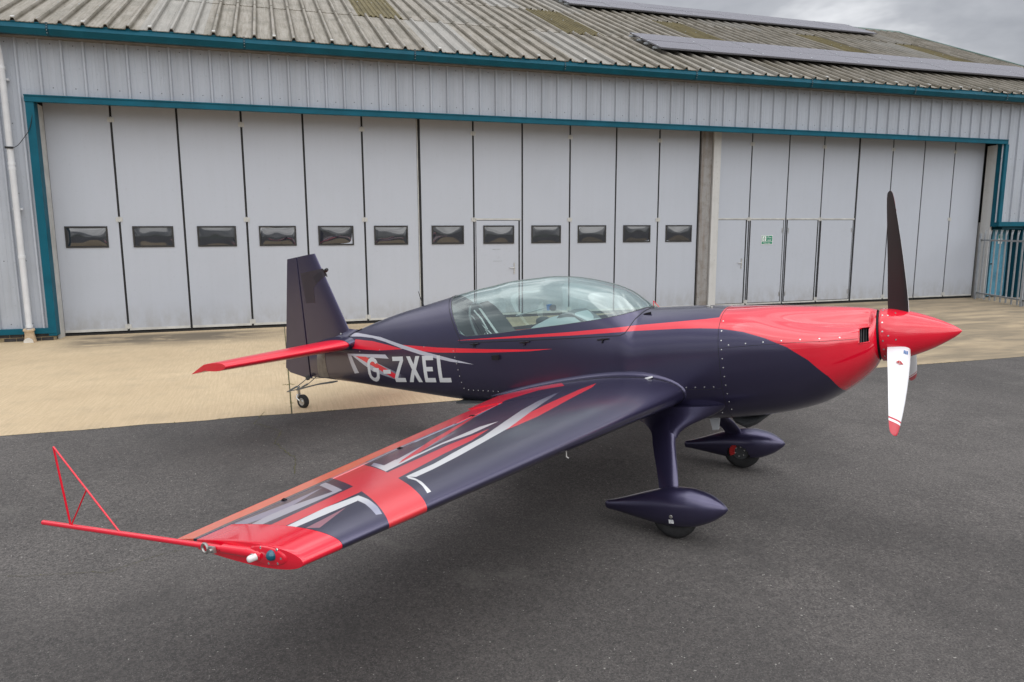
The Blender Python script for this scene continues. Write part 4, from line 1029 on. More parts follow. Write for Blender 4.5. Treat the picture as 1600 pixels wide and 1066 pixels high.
# small fittings on the fuselage
for x, z in ((-2.20, .155), (-1.62, .150), (-.846, .138)):
    p, nn = surf(x, z, .004); a, _ = surf(x + .05, z + .004, .012); b, _ = surf(x - .05, z, .012)
    MB().tube([b, a], .007, 6).tube([p, p + nn * .016], .010, 8).tube([p + nn * .01, p + nn * .01 + Vector((-.01, 0, -.03))], .005, 6).build('canopy_latch', M['gap'], fus, 40)
p, nn = surf(-1.955, .028, 0); MB().box((p.x - .035, p.y - .03, p.z - .022), (p.x + .035, p.y + .01, p.z + .022)).build('side_vent', M['gap'], fus)
p, nn = surf(-.51, .305, 0)
vs, fs = loft([[p + Vector((dx, 0, 0)) + nn * (r_ * math.sin(a) + .004) + Vector((0, 0, 1)) * r_ * math.cos(a) for a in np.linspace(0, 2 * math.pi, 10, endpoint=False)] for dx, r_ in ((-.045, .002), (-.02, .007), (.015, .011), (.024, .012))]); mesh('air_scoop', vs, fs, M['gap'], fus, 50)
MB().tube([(-3.06, -.0, .545), (-3.066, 0, .575)], .012, 8).tube([(-3.062, 0, .56), (-3.10, 0, .705)], [.006, .0025], 6).build('antenna', M['gap'], fus, 50)
MB().lathe([(0, .02), (.006, .02), (.012, .012), (.014, 0)], (-.06, -.05, .318), (0, 0, 1), 12).lathe([(0, .012), (.01, .01), (.011, 0)], (-.02, -.10, .312), (0, 0, 1), 10).build('filler_cap', M['steel'], fus, 40)

# exhaust fairing, drain mast, belly
vs, fs = loft([[Vector((x, w_ * math.cos(a), z + h_ * math.sin(a))) for a in np.linspace(0, 2 * math.pi, 14, endpoint=False)] for x, z, w_, h_ in ((.02, -.55, .05, .01), (.08, -.60, .10, .045), (.16, -.635, .11, .05), (.24, -.61, .10, .04), (.36, -.55, .06, .012))]); mesh('exhaust_fairing', vs, fs, M['dgrey'], cowl, 50)
vs, fs = loft([[Vector((-.06, -.012, -.57)), Vector((-.06, .012, -.57)), Vector((-.155, .012, -.57)), Vector((-.155, -.012, -.57))], [Vector((-.085, -.008, -.705)), Vector((-.085, .008, -.705)), Vector((-.135, .008, -.71)), Vector((-.135, -.008, -.71))]]); mesh('antenna_blade', vs, fs, M['pvc'], fus)

# ---------------- wings
def af(c):
    c = min(1, max(0, c)); return 5 * (.2969 * math.sqrt(c) - .126 * c - .3516 * c**2 + .2843 * c**3 - .1036 * c**4)
def wpar(y):
    s = (y - WYR) / (WYT - WYR); return LER + (LET - LER) * s, CR + (CT - CR) * s, TR + (TT - TR) * s
def wpt(y, c, up, k=1.0, sgn=1, drop=0.0):
    le, ch, t = wpar(y); return Vector((le - c * ch, y * sgn, ZW + (1 if up else -1) * af(c) * t * ch * k))
CH = lambda y: .797
YA, YC = -1.005, -3.70
def cs(a, b, n): return [a + (b - a) * (1 - math.cos(math.pi * i / (2 * (n - 1)))) if a == 0 else a + (b - a) * i / (n - 1) for i in range(n)]
def wring(y, c1, sgn, k=1.0, n=34):
    C_ = cs(0, c1, n); return [wpt(y, c, True, k, sgn) for c in reversed(C_)] + [wpt(y, c, False, k, sgn) for c in C_[1:]]
for sgn in (1, -1):
    ys = list(np.linspace(-.36, YA, 8)) ; ys2 = list(np.linspace(YA, YC, 26))
    rings = []
    for y in ys:                          # fixed trailing edge inboard of the aileron stands further aft
        C_ = cs(0, 1.0, 40); ex = (wpar(y)[1] + .06) / wpar(y)[1]; le_ = wpar(y)[0]
        rings.append([Vector((le_ + (p.x - le_) * (1 + (ex - 1) * c ** 2), p.y, p.z)) for c, p in [(c, wpt(y, c, True, 1, sgn)) for c in reversed(C_)] + [(c, wpt(y, c, False, 1, sgn)) for c in C_[1:]]])
    wing_v, wing_f = loft(rings, cap=(True, True))
    m_ = MB().add(wing_v, wing_f)
    r2 = [wring(y, CH(y), sgn) for y in ys2]
    v2, f2 = loft(r2, cap=(True, True)); m_.add(v2, f2)
    wing = m_.build('wing', M['wing'], plane, 35)
    if sgn == -1: wing['label'] = 'far wing mostly hidden behind the fuselage'
    # aileron: round nose in the hinge gap, flat sides to the trailing edge
    rr = []
    for y in np.linspace(YA - .006, -3.885, 26):
        le, ch, t = wpar(y); c0 = CH(y) + .010 / ch; th_ = af(c0) * t * ch; xh = le - c0 * ch
        ring = [Vector((le - 1.0 * ch, y * sgn, ZW + .0016))]
        for k in range(1, 9): c = 1 + (c0 + .02 - 1) * k / 8; ring.append(Vector((le - c * ch, y * sgn, ZW + af(c) * t * ch)))
        for a in np.linspace(R(80), R(-80), 7): ring.append(Vector((xh - .012 + math.cos(a) * .017, y * sgn, ZW + math.sin(a) * th_)))
        for k in range(8, 0, -1): c = 1 + (c0 + .02 - 1) * k / 8; ring.append(Vector((le - c * ch, y * sgn, ZW - af(c) * t * ch)))
        ring.append(Vector((le - 1.0 * ch, y * sgn, ZW - .0016))); rr.append(ring)
    v, f_ = loft(rr); ail = mesh('aileron', v, f_, M['wing'], wing, 35)
    # hinges across the aileron gap
    hm = MB()
    for y in (-1.46, -2.35, -3.35):
        for up in (True, False):
            a = wpt(y, CH(y) - .004, up, 1.0, sgn); b = wpt(y, CH(y) + .035, up, 1.0, sgn); u_ = Vector((0, 0, .004 if up else -.004))
            hm.tube([a + u_ * .1, a.lerp(b, .5) + u_ * 1.1, b + u_ * .1], [.005, .008, .004], 6)
    hm.build('aileron_hinges', M['gap'], wing, 50)
    # wing tip cap
    rc = [wring(y, CH(y) - .002 if y > -3.80 else CH(y) + (.0) , sgn, k, 34) for y, k in ((YC - .002, 1.004), (-3.80, 1.004), (-3.880, 1.0))]
    last = rc[-1]; le, ch, t = wpar(-3.89); cen = Vector((le - .40 * ch, 0, ZW))
    for y, q in ((-3.8965, .995), (-3.8995, .982), (-3.90, .965)):
        rc.append([Vector((cen.x + (p.x - cen.x) * (1 - (1 - q) * .5), y * sgn, ZW + (p.z - ZW) * q)) for p in last])
    v, f_ = loft(rc); tip = mesh('wing_tip', v, f_, M['redg'], wing, 30)
    # rear of the tip: slim red fairing that carries the sighting rod
    rod0, rod1 = Vector((-.93, -3.905 * sgn, -.308)), Vector((-2.446, -4.05 * sgn, -.262))
    MB().tube([rod0 + Vector((.09, .0, -.006)), rod0], [.012, .024], 10).tube([rod0, rod0.lerp(rod1, .10)], [.024, .021], 12).build('rod_fairing', M['redg'], tip, 50)
    P3 = lambda x: rod0.lerp(rod1, (x - rod0.x) / (rod1.x - rod0.x))
    MB().tube([rod0 + (rod1 - rod0) * .02, rod1 * 1.0], .0135, 12).build('sighting_rod', M['redg'], wing, 50)
    ap = Vector((-2.177, -4.055 * sgn, .160)); f0, f1 = P3(-2.205), P3(-1.80)
    for a, b, r_ in ((f0, ap, .0055), (f1, ap, .0048), (f0, ap.lerp(f1, .50), .0040)):
        MB().tube([a, b], r_, 8).build('sighting_strut', M['redg'], wing, 50)
    rg = P3(-1.165) + Vector((0, -.018 * sgn, 0)); ring = MB()
    ring.tube([rg + Vector((math.cos(a) * .021 - .010, -.004 * sgn, math.sin(a) * .021)) for a in np.linspace(0, 2 * math.pi, 18)], .0065, 6, cap=False).box((rg.x + .012, rg.y - .006, rg.z - .018), (rg.x + .055, rg.y + .006, rg.z + .010)).lathe([(0, .009), (.012, .008), (.013, 0)], rg + Vector((.038, -.004 * sgn, -.004)), (0, -sgn, 0), 8)
    ring.build('tie_down_ring', M['steel'], wing, 50)
    # navigation light fitting on the tip face
    yl = -3.9015 * sgn; out_ = Vector((0, -sgn, 0)) if sgn == 1 else Vector((0, 1, 0))
    def ell(cx_, cz_, rx, rz, h, m, name, par):
        rings = [[Vector((cx_ + math.cos(a) * rx * k, yl + out_.y * hh, cz_ + math.sin(a) * rz * k + math.cos(a) * rx * k * .0)) for a in np.linspace(0, 2 * math.pi, 28, endpoint=False)] for k, hh in ((1.06, -.001), (1.0, h), (.94, h + .002))]
        v_, f__ = loft(rings); return mesh(name, v_, f__, m, par, 40)
    base = ell(-.815, -.312, .125, .040, .004, M['redg'], 'light_base', wing)
    MB().lathe([(-.002, .025), (.008, .023), (.014, .018), (.016, 0)], (-.868, yl, -.318), out_, 16).build('lamp_socket', M['redg'], wing, 40)
    d_ = (out_ * 1.0 + Vector((-.30, 0, -.05))).normalized()
    MB().lathe([(0, .0155), (.028, .0155), (.036, .013), (.040, .007), (.041, 0)], Vector((-.868, yl, -.318)) + out_ * .012, d_, 18).build('strobe_light', M['lampw'], wing, 50)
    MB().lathe([(0, .024), (.008, .024), (.018, .021), (.027, .014), (.031, .005), (.032, 0)], (-.770, yl, -.303), out_, 20).build('navigation_light', M['lampg'] if sgn == 1 else M['caliper'], wing, 60)
    lb = MB()
    for x, z in ((-.90, -.295), (-.84, -.278), (-.735, -.276), (-.715, -.312), (-.74, -.336), (-.80, -.343)): lb.lathe([(.002, .0065), (.006, .006), (.007, 0)], (x, yl, z), out_, 8)
    lb.lathe([(.004, .013), (.0095, .013), (.0095, .006), (.004, .0055)], rod0 + Vector((.055, 0, -.004)) + out_ * .018, out_, 12); lb.build('light_screws', M['chrome'], wing, 40)
    # fuel filler, stall vent under the leading edge, root gap
    a = wpt(-.47, .158, True, 1, sgn); MB().lathe([(-.004, .038), (.004, .036), (.007, .028), (.0075, 0)], a, (-.18, 0, 1), 20).build('fuel_cap', M['letter'], wing, 40)
    a = wpt(-2.0, .02, False, 1, sgn); MB().tube([a + Vector((0, 0, .01)), a + Vector((-.004, 0, -.035)), a + Vector((.012, 0, -.045))], .006, 8).build('vent_pipe', M['steel'], wing, 50)
    # fillet between wing root and fuselage
    cc = [1.12, 1.06] + list(np.linspace(1.0, .12, 24)) + [.085, .055, .03, .012, .003, 0]
    rings = []
    def con(y, c, up):
        if c > 1: q = wpt(y, 1.0, up); return Vector((wpar(y)[0] - c * wpar(y)[1], y, q.z + (c - 1) * -.25))
        return wpt(y, c, up)
    seq = [(c, True) for c in cc] + [(c, False) for c in reversed(cc[6:-1]) if c < .5]
    for c, up in seq:
        e1, e2 = con(-.5, c + .002 if c < 1.1 else c, up), con(-.5, max(0, c - .002), up); tg = (e2 - e1); nn = Vector((-tg.z, 0, tg.x)).normalized()
        if (up and nn.z < 0) or (not up and nn.z > 0): nn = -nn
        if c < .001: nn = Vector((1, 0, 0))
        kf = (1 if c <= 1 else max(.12, 1 - (c - 1) * 5.5)) * (.42 + .58 * smooth(.0, .22, c)) * (1 if up else .7); wdt = .055 * kf; hgt = .047 * kf
        a0 = con(-.45, c, up); yf = yz(a0.x, a0.z); A_ = con(-(yf + wdt), c, up); b0 = con(-yf, c, up) + nn * hgt; B_ = Vector((b0.x, -yz(b0.x, min(max(b0.z, -.54), .3)) + .004, b0.z)); K_ = con(-(yf + .004), c, up) + nn * .003
        A_ = A_ + nn * .0012; ring = []
        for t in np.linspace(0, 1, 9):
            p = A_ * (1 - t) ** 2 + K_ * 2 * t * (1 - t) + B_ * t * t; ring.append(Vector((p.x, p.y * sgn, p.z)))
        rings.append(ring)
    v, f_ = loft(rings, closed=False, cap=(False, False)); fl = mesh('wing_fillet', v, f_, M['navy'], wing, 60)
    bm = bmesh.new(); bm.from_mesh(fl.data)
    for q in bm.faces:
        if q.normal.y * sgn > 0 and abs(q.normal.y) > .1: q.normal_flip()
    bm.to_mesh(fl.data); bm.free()
    MB().tube([r_[0] for r_ in rings[2:]], .0022, 5).build('root_gap', M['gap'], wing, 60)

# ---------------- landing gear
def airfoil_ring(cen, chord, thick, ax_c=Vector((1, 0, 0)), ax_t=Vector((0, 1, 0)), n=12):
    """closed streamline ring: leading edge forward of cen by 40 % of the chord"""
    P = []
    C_ = [(1 - math.cos(math.pi * i / (n - 1))) / 2 for i in range(n)]
    for c in reversed(C_): P.append(cen + ax_c * (.42 - c) * chord + ax_t * af(c) * thick)
    for c in C_[1:-1]: P.append(cen + ax_c * (.42 - c) * chord - ax_t * af(c) * thick)
    return P
for sgn in (1, -1):
    S_ = lambda x, y, z: Vector((x, -y * sgn, z))
    # legs bow out and down
    path = [(-.345, .42, -.50, .215, .075), (-.345, .47, -.565, .205, .068), (-.343, .515, -.625, .196, .06), (-.322, .585, -.69, .188, .052), (-.287, .67, -.755, .180, .047), (-.250, .755, -.83, .168, .044), (-.222, .825, -.905, .158, .042), (-.205, .875, -.985, .15, .04)]
    rings = []
    for i, (x, y, z, c_, th_) in enumerate(path):
        a = path[max(0, i - 1)]; b = path[min(len(path) - 1, i + 1)]; d = Vector((0, -(b[1] - a[1]) * sgn, b[2] - a[2])).normalized(); nn = Vector((0, -d.z, d.y))
        rings.append(airfoil_ring(S_(x, y, z), c_, th_, Vector((1, 0, 0)), nn, 14))
    v, f_ = loft(rings); leg = mesh('landing_gear_leg', v, f_, M['navy'], plane, 50)
    if sgn == -1: leg['label'] = 'far leg on the other side of the belly'
    # flared fairing at the root
    fp = [(-.30, .30, -.42, 1.05, .30), (-.30, .335, -.47, .86, .26), (-.305, .365, -.505, .70, .225), (-.312, .40, -.535, .53, .19), (-.322, .432, -.56, .40, .155), (-.332, .462, -.585, .31, .125), (-.338, .488, -.61, .248, .095), (-.342, .510, -.634, .216, .076), (-.343, .520, -.650, .205, .068)]
    rings = []
    for x, y, z, c_, th_ in fp:
        rings.append([p + Vector((0, 0, 0)) for p in airfoil_ring(S_(x + .006, y, z), c_, th_, Vector((1, 0, 0)), Vector((0, 1, 0)), 20)])
    v, f_ = loft(rings); mesh('leg_fairing', v, f_, M['navy'], leg, 60)
    # wheel fairing (spat)
    sp = [(.219, .0, .004, -1.057), (.205, .022, .024, -1.057), (.17, .048, .054, -1.056), (.11, .082, .092, -1.056), (.03, .108, .122, -1.058), (-.06, .121, .143, -1.062), (-.15, .124, .147, -1.064), (-.25, .118, .136, -1.066), (-.36, .102, .113, -1.070), (-.47, .080, .087, -1.075), (-.58, .055, .060, -1.080), (-.67, .034, .040, -1.084), (-.725, .020, .030, -1.086), (-.732, .010, .022, -1.087)]
    spa = np.array(sp[::-1]); rings = []
    for x in list(np.linspace(.219, .10, 16)) + list(np.linspace(.09, -.732, 64)):
        w_, h_, zc = (float(pchip(spa[:, 0], spa[:, q_], np.array(x))) for q_ in (1, 2, 3))
        ring = []
        for a in np.linspace(0, 2 * math.pi, 64, endpoint=False):
            ca, sa = math.cos(a), math.sin(a); n_ = 2.25; r_ = (abs(ca) ** n_ + abs(sa) ** n_) ** (-1 / n_)
            z = zc + h_ * r_ * sa; 
            ring.append(S_(x, .905 + w_ * r_ * ca, z))
        rings.append(ring)
    v, f_ = loft(rings)
    # wheel opening below and to the inner side
    spat = mesh('wheel_fairing', v, f_, M['navy'], plane, 60)
    bm = bmesh.new(); bm.from_mesh(spat.data)
    kill = []
    for q in bm.faces:
        c = q.calc_center_median(); yy = -c.y * sgn - .905
        if -.345 < c.x < -.0 and c.z < -1.178 and abs(yy) < .10: kill.append(q)
        if math.hypot(c.x + .19, c.z + 1.155) < .105 and yy < -.05: kill.append(q)
    bmesh.ops.delete(bm, geom=list(set(kill)), context='FACES'); bm.to_mesh(spat.data); bm.free()
    if sgn == -1: spat['label'] = 'far wheel fairing open on its inner side'
    WC = S_(-.175, .905, -1.122); axl = Vector((0, 1, 0))
    ty = [(-.058, .08), (-.062, .10), (-.064, .130), (-.056, .154), (-.036, .167), (0, .171), (.036, .167), (.056, .154), (.064, .130), (.062, .10), (.058, .08)]
    MB().lathe(ty, WC, axl, 40).build('tyre', M['tyre'], spat, 60)
    MB().lathe([(-.05, .0), (-.05, .05), (-.03, .06), (-.045, .085), (-.055, .09), (.055, .09), (.045, .085), (.03, .06), (.05, .05), (.05, 0)], WC, axl, 32).build('wheel_rim', M['dgrey'], spat, 40)
    iny = sgn
    MB().lathe([(.066 * iny, .0), (.066 * iny, .075), (.072 * iny, .075), (.072 * iny, 0)], WC, axl, 28).build('brake_disc', M['dgrey'], spat, 40)
    ca_ = MB()
    for a in np.linspace(R(120), R(205), 7)[:-1]:
        b = a + R(13.5); pts_ = []
        for hh in (.055, .092):
            for r_, aa in ((.05, a), (.095, a), (.095, b), (.05, b)): pts_.append(WC + Vector((math.cos(aa) * r_, hh * iny, math.sin(aa) * r_)))
        ca_.add(pts_, [(0, 1, 2, 3), (4, 7, 6, 5), (0, 4, 5, 1), (1, 5, 6, 2), (2, 6, 7, 3), (3, 7, 4, 0)])
    ca_.build('brake_caliper', M['caliper'], spat)
    ab = MB()
    for k in range(6): a = R(60 * k + 15); ab.lathe([(.072 * iny, .008), (.082 * iny, .007), (.083 * iny, 0)], WC + Vector((math.cos(a) * .045, 0, math.sin(a) * .045)), axl, 8)
    ab.build('axle_bolts', M['chrome'], spat, 40)
    mk = MB()
    p = Vector((-.16, -(.905 + .1215) * sgn, -1.097)); o_ = Vector((0, -sgn, -.18)).normalized()
    mk.lathe([(0, .014), (.003, .013), (.0035, 0)], p, o_, 14); mk.build('valve_cap', M['steel'], spat, 40)
    q = Vector((-.163, -(.905 + .112) * sgn, -1.135)); 
    mk = MB()
    for k in range(3): mk.box((q.x - .017 + k * .012, q.y - .006, q.z - .014), (q.x - .017 + k * .012 + .009, q.y + .006, q.z + .014))
    mk.build('pressure_placard', M['letter'], spat)

# ---------------- tail
def fle(z): return float(np.interp(z, [-.2, .356, 1.266], [-3.93, -4.167, -4.552]))
def fte(z): return float(np.interp(z, [-.18, -.175, -.09, -.03, .1, 1.26], [-4.91, -4.915, -5.262, -5.330, -5.300, -5.030]))
def fhi(z): return float(np.interp(z, [-.2, 1.27], [-4.893, -4.843]))
def fth(z): return float(np.interp(z, [-.2, 1.27], [.062, .040]))
def fy(x, z):
    a, b = fle(z), float(np.interp(z, [-.2, 1.26], [-5.345, -5.03])); c = (a - x) / (a - b); return af(c) / .5 * fth(z) * .52
def m_fin():
    return M['navy']
def zslope(x): return 1.266 - .012 * (-4.552 - x) / .48
rings = []
for z in list(np.linspace(-.15, 1.266, 20)):
    a, h_ = fle(z), fhi(z) + .010; C_ = cs(0, 1, 20); xs = [a + (h_ - a) * c for c in C_]
    k = lambda x: z if z < 1.26 else zslope(x)
    rings.append([Vector((x, fy(x, z), k(x))) for x in reversed(xs)] + [Vector((x, -fy(x, z), k(x))) for x in xs[1:]])
v, f_ = loft(rings); fin = mesh('fin', v, f_, M['navy'], plane, 40)
rings = []
for z in [-.172, -.165, -.15, -.12, -.09, -.06, -.03, .03] + list(np.linspace(.1, 1.262, 16)):
    h_, b = fhi(z) - .012, fte(z); xs = [h_ + (b - h_) * c for c in np.linspace(.06, 1, 12)]; t0 = fy(h_, max(z, -.1)); k = lambda x: z if z < 1.25 else zslope(x)
    yy = lambda x: max(.0015, fy(x, max(z, -.02)) if z > 0 else fy(x, .0) * 1.0)
    nose = [Vector((h_ + .004 * math.cos(a) - .005, t0 * math.sin(a), k(h_))) for a in np.linspace(R(75), R(-75), 7)]
    rings.append([Vector((x, yy(x), k(x))) for x in reversed(xs)] + nose + [Vector((x, -yy(x), k(x))) for x in xs])
v, f_ = loft(rings); rud = mesh('rudder', v, f_, M['navy'], plane, 40)
def finpatch(poly, m, name, off=.0012, n=14):
    """flat decal laid on the starboard side of the fin (fan of a star-shaped polygon)"""
    vs = []; fs = []
    bm = bmesh.new(); vv = [bm.verts.new((x, 0, z)) for x, z in poly]; bm.faces.new(vv); bmesh.ops.triangulate(bm, faces=bm.faces[:])
    for _ in range(3): bmesh.ops.subdivide_edges(bm, edges=bm.edges[:], cuts=1, use_grid_fill=True)
    for q in bm.verts: q.co.y = -fy(q.co.x, q.co.z) - off
    for q in bm.faces:
        q.normal_update()
        if q.normal.y > 0: q.normal_flip()
    me = bpy.data.meshes.new(name); bm.to_mesh(me); bm.free(); return link(name, me, m, fin)
finpatch([(-4.815, 1.066), (-4.455, 1.086), (-4.425, 1.00), (-4.56, .93), (-4.625, .88), (-4.635, .712), (-4.79, .716)], M['decal2'], 'aerial_patch')
finpatch([(-4.61, 1.005), (-4.44, 1.075), (-4.415, 1.00), (-4.575, .93)], M['decal'], 'aerial_tape', .0024)
MB().lathe([(0, .020), (.03, .022), (.05, .018), (.055, 0)], (-4.43, -.0, 1.05), (.9, -.1, .35), 12).tube([(-4.41, -.01, 1.03), (-4.395, -.012, .985)], .006, 6).build('tail_camera', M['black'], fin, 50)
fs_ = MB()
for x, z in ((-4.28, .33), (-4.42, .27), (-4.62, .225), (-4.72, .21)): fs_.lathe([(0, .010), (.003, .008), (.004, 0)], (x, -fy(x, z) - .012, z), (0, -1, .2), 8)
fs_.build('fin_screws', M['chrome'], fin, 40)
# dorsal fillet from the turtledeck to the fin
rings = []
for x in np.linspace(-3.95, -4.62, 12):
    t = sec(x)[0]; h_ = -.004 + .095 * smooth(-3.95, -4.3, x); wd = .005 + .065 * smooth(-3.95, -4.35, x)
    ring = []
    for k in np.linspace(-1, 1, 15):
        yb = abs(k) * (wd + .03); zb = t + h_ * (1 - abs(k)) ** 1.9 - (abs(k) * .055 * smooth(-3.95, -4.3, x))
        ring.append(Vector((x, math.copysign(yb, k), zb)))
    rings.append(ring)
v, f_ = loft(rings, closed=False, cap=(False, False)); mesh('dorsal_fillet', v, f_, M['navy'], fin, 60)
# tailplane and elevator
HZ = .214
def hpar(y): s = (abs(y) - .1) / 1.48; return -4.005 + (-4.238 + 4.005) * s, (.86 + (.565 - .86) * s), .15
def hh_pt(y, c, up): le, ch, t = hpar(y); return Vector((le - c * ch, y, HZ + (1 if up else -1) * af(c) * t * ch))
for sgn in (-1, 1):
    rings = []
    for y in [.05, .3, .7, 1.1, 1.45, 1.56, 1.578, 1.583]:
        k = 1 if y < 1.57 else (.97 if y < 1.58 else .93); C_ = cs(0, .58, 16); le, ch, t = hpar(y); ring = []
        for c, up in [(c, True) for c in reversed(C_)] + [(c, False) for c in C_[1:]]:
            p = hh_pt(y * sgn, c, up); ring.append(Vector((p.x, p.y, HZ + (p.z - HZ) * k)))
        rings.append(ring)
    v, f_ = loft(rings); hs = mesh('tailplane', v, f_, M['reds'], plane, 40)
    if sgn == 1: hs['label'] = 'far tailplane half behind the fin'
    rings = []; droop = R(-15)
    for y in [.16, .3, .7, 1.1, 1.45, 1.578, 1.583]:
        le, ch, t = hpar(y); hx = le - .60 * ch; ring = []
        cs_ = list(np.linspace(1, .62, 8))
        L_ = [(c, 1) for c in cs_] + [(c, -1) for c in reversed(cs_)]
        for c, u_ in L_:
            dx = -(c - .60) * ch; dz = u_ * max(.0015, af(c) * t * ch * (1.0 if y < 1.58 else .93)); ring.append(Vector((hx + dx * math.cos(droop) - 0 * dz, y * sgn, HZ + dz * math.cos(droop) + dx * -math.sin(droop) * -1 * -1)))
        th_ = af(.62) * t * ch
        rings.append(ring[:8] + [Vector((hx + .0 + .012 * math.cos(a), y * sgn, HZ + th_ * math.sin(a))) for a in np.linspace(R(70), R(-70), 5)] + ring[8:])
    v, f_ = loft(rings); el = mesh('elevator', v, f_, M['reds'], hs, 40)
    tb = MB(); y0, y1 = .62, 1.02
    P4 = []
    for y in (y0, y1):
        le, ch, t = hpar(y); hx = le - .60 * ch
        for c in (.80, 1.06): dx = -(c - .6) * ch; P4.append(Vector((hx + dx * math.cos(droop), y * sgn, HZ + dx * math.sin(-droop) * 1 + af(min(c, .97)) * t * ch + .006)))
    tb.add(P4 + [p - Vector((0, 0, .008)) for p in P4], [(0, 1, 3, 2), (4, 6, 7, 5), (0, 4, 5, 1), (2, 3, 7, 6), (0, 2, 6, 4), (1, 5, 7, 3)]); tb.build('trim_tab', M['reds'], hs)
    # root collar
    rings = [[hh_pt(y * sgn, c, up) + Vector((.01 if c < .02 else 0, 0, (.010 if up else -.010) * k)) for c, up in [(c, True) for c in reversed(cs(0, .58, 12))] + [(c, False) for c in cs(0, .58, 12)[1:]]] for y, k in ((.06, 2.2), (.15, 1.1), (.19, .3))]
    v, f_ = loft(rings, cap=(False, False)); mesh('root_collar', v, f_, M['navy'], hs, 60)
pv_, pf_ = quad((-4.702, .13), (-4.552, .13), (-4.533, -.165), (-4.724, -.150)); mesh('access_plate', pv_, pf_, M['plate'], fus, 60)
# tail wheel on its spring
sp_ = [(-4.52, -.222, .045), (-4.66, -.232, .045), (-4.80, -.245, .04), (-4.98, -.272, .036), (-5.17, -.305, .03)]
rings = [[Vector((x, w_, z + .008)), Vector((x, -w_, z + .008)), Vector((x, -w_, z - .008)), Vector((x, w_, z - .008))] for x, z, w_ in sp_]
v, f_ = loft(rings); spring = mesh('tail_spring', v, f_, M['grey'], plane)
tw = MB().lathe([(-.06, .018), (.05, .018), (.055, .024), (.065, .024), (.066, 0)], (-5.165, 0, -.33), (0, 0, 1), 12)
for s in (-1, 1): tw.tube([(-5.175, s * .02, -.36), (-5.17, s * .042, -.40), (-5.12, s * .042, -.438)], [.010, .009, .008], 8)
tw.build('tail_wheel_fork', M['chrome'], spring, 50)
TWc = Vector((-5.112, 0, -.450))
MB().lathe([(-.026, .045), (-.032, .055), (-.030, .072), (-.018, .082), (0, .085), (.018, .082), (.030, .072), (.032, .055), (.026, .045)], TWc, (0, 1, 0), 32).build('tail_tyre', M['tyre'], spring, 60)
MB().lathe([(-.030, 0), (-.030, .018), (-.022, .024), (-.026, .047), (.026, .047), (.022, .024), (.030, .018), (.03, 0)], TWc, (0, 1, 0), 24).build('tail_rim', M['silver'], spring, 40)
st_ = MB()
for s in (-1, 1): st_.tube([(-4.905, s * .075, -.165), (-5.06, s * .085, -.245), (-5.27, s * .09, -.315)], .005, 6).tube([(-5.09, s * .086, -.255), (-5.2, s * .088, -.292)], .011, 8)
st_.tube([(-5.27, -.09, -.315), (-5.17, 0, -.30), (-5.27, .09, -.315)], .006, 6); st_.build('steering_spring', M['grey'], spring, 50)
MB().tube([(-4.90, -.07, -.16), (-4.45, -.13, -.15)], .005, 6).lathe([(0, .03), (.02, .03), (.021, 0)], (-4.9, -.05, -.155), (0, -1, 0), 12).build('rudder_horn', M['dgrey'], rud, 50)

# ---------------- spinner and propeller
SZ = .013
spp = [(1.166, .0), (1.166, .184), (1.170, .189), (1.20, .1885), (1.25, .183), (1.30, .173), (1.36, .157), (1.42, .136), (1.48, .112), (1.54, .083), (1.59, .055), (1.625, .033), (1.648, .014), (1.657, .006), (1.66, 0)]
xs_ = np.array([p[0] for p in spp[2:]]); rs_ = np.array([p[1] for p in spp[2:]])
fine_ = [(1.166, 0), (1.166, .185)] + [(float(x), float(max(0, pchip(xs_, rs_, np.array(x))))) for x in np.linspace(1.17, 1.66, 40)]
spin = MB().lathe([(x - 1.166, r_) for x, r_ in fine_], (1.166, 0, SZ), (1, 0, 0), 64).build('spinner', M['redg'], plane, 50)
MB().lathe([(0, .172), (.022, .172)], (1.147, 0, SZ), (1, 0, 0), 48).build('backing_plate', M['gap'], spin, 50)
ss = MB()
for k in range(18):
    a = 2 * math.pi * k / 18 + .1; x = 1.19; ss.lathe([(0, .0065), (.002, .006), (.0025, 0)], (x, math.cos(a) * .1885, SZ + math.sin(a) * .1885), (0, math.cos(a), math.sin(a)), 8)
for k in range(3):
    for da in (-.62, -.45, .45, .62):
        a = R(90) + .016 + k * 2 * math.pi / 3 + da; x = 1.225 if abs(da) > .5 else 1.27; r_ = float(np.interp(x, xs_, rs_)); ss.lathe([(0, .0065), (.002, .006), (.0025, 0)], (x, math.cos(a) * r_, SZ + math.sin(a) * r_), (.15, math.cos(a), math.sin(a)), 8)
o = ss.build('spinner_screws', M['chrome'], spin, 40)
def m_bladefront():
    t = NT('blade_front'); c = t.coord(); sx = t.n('ShaderNodeSeparateXYZ'); t.link(c, sx.inputs[0]); Z = sx.outputs[2]
    red = t.math('MAXIMUM', t.math('GREATER_THAN', Z, .905), t.math('MULTIPLY', t.math('GREATER_THAN', Z, .868), t.math('LESS_THAN', Z, .884)))
    t.set(Base_Color=t.mix(red, (.78, .78, .80), (.5, .012, .03)), Roughness=.3); t.b.inputs['Coat Weight'].default_value = .3; return t.m
M['bladef'] = m_bladefront()
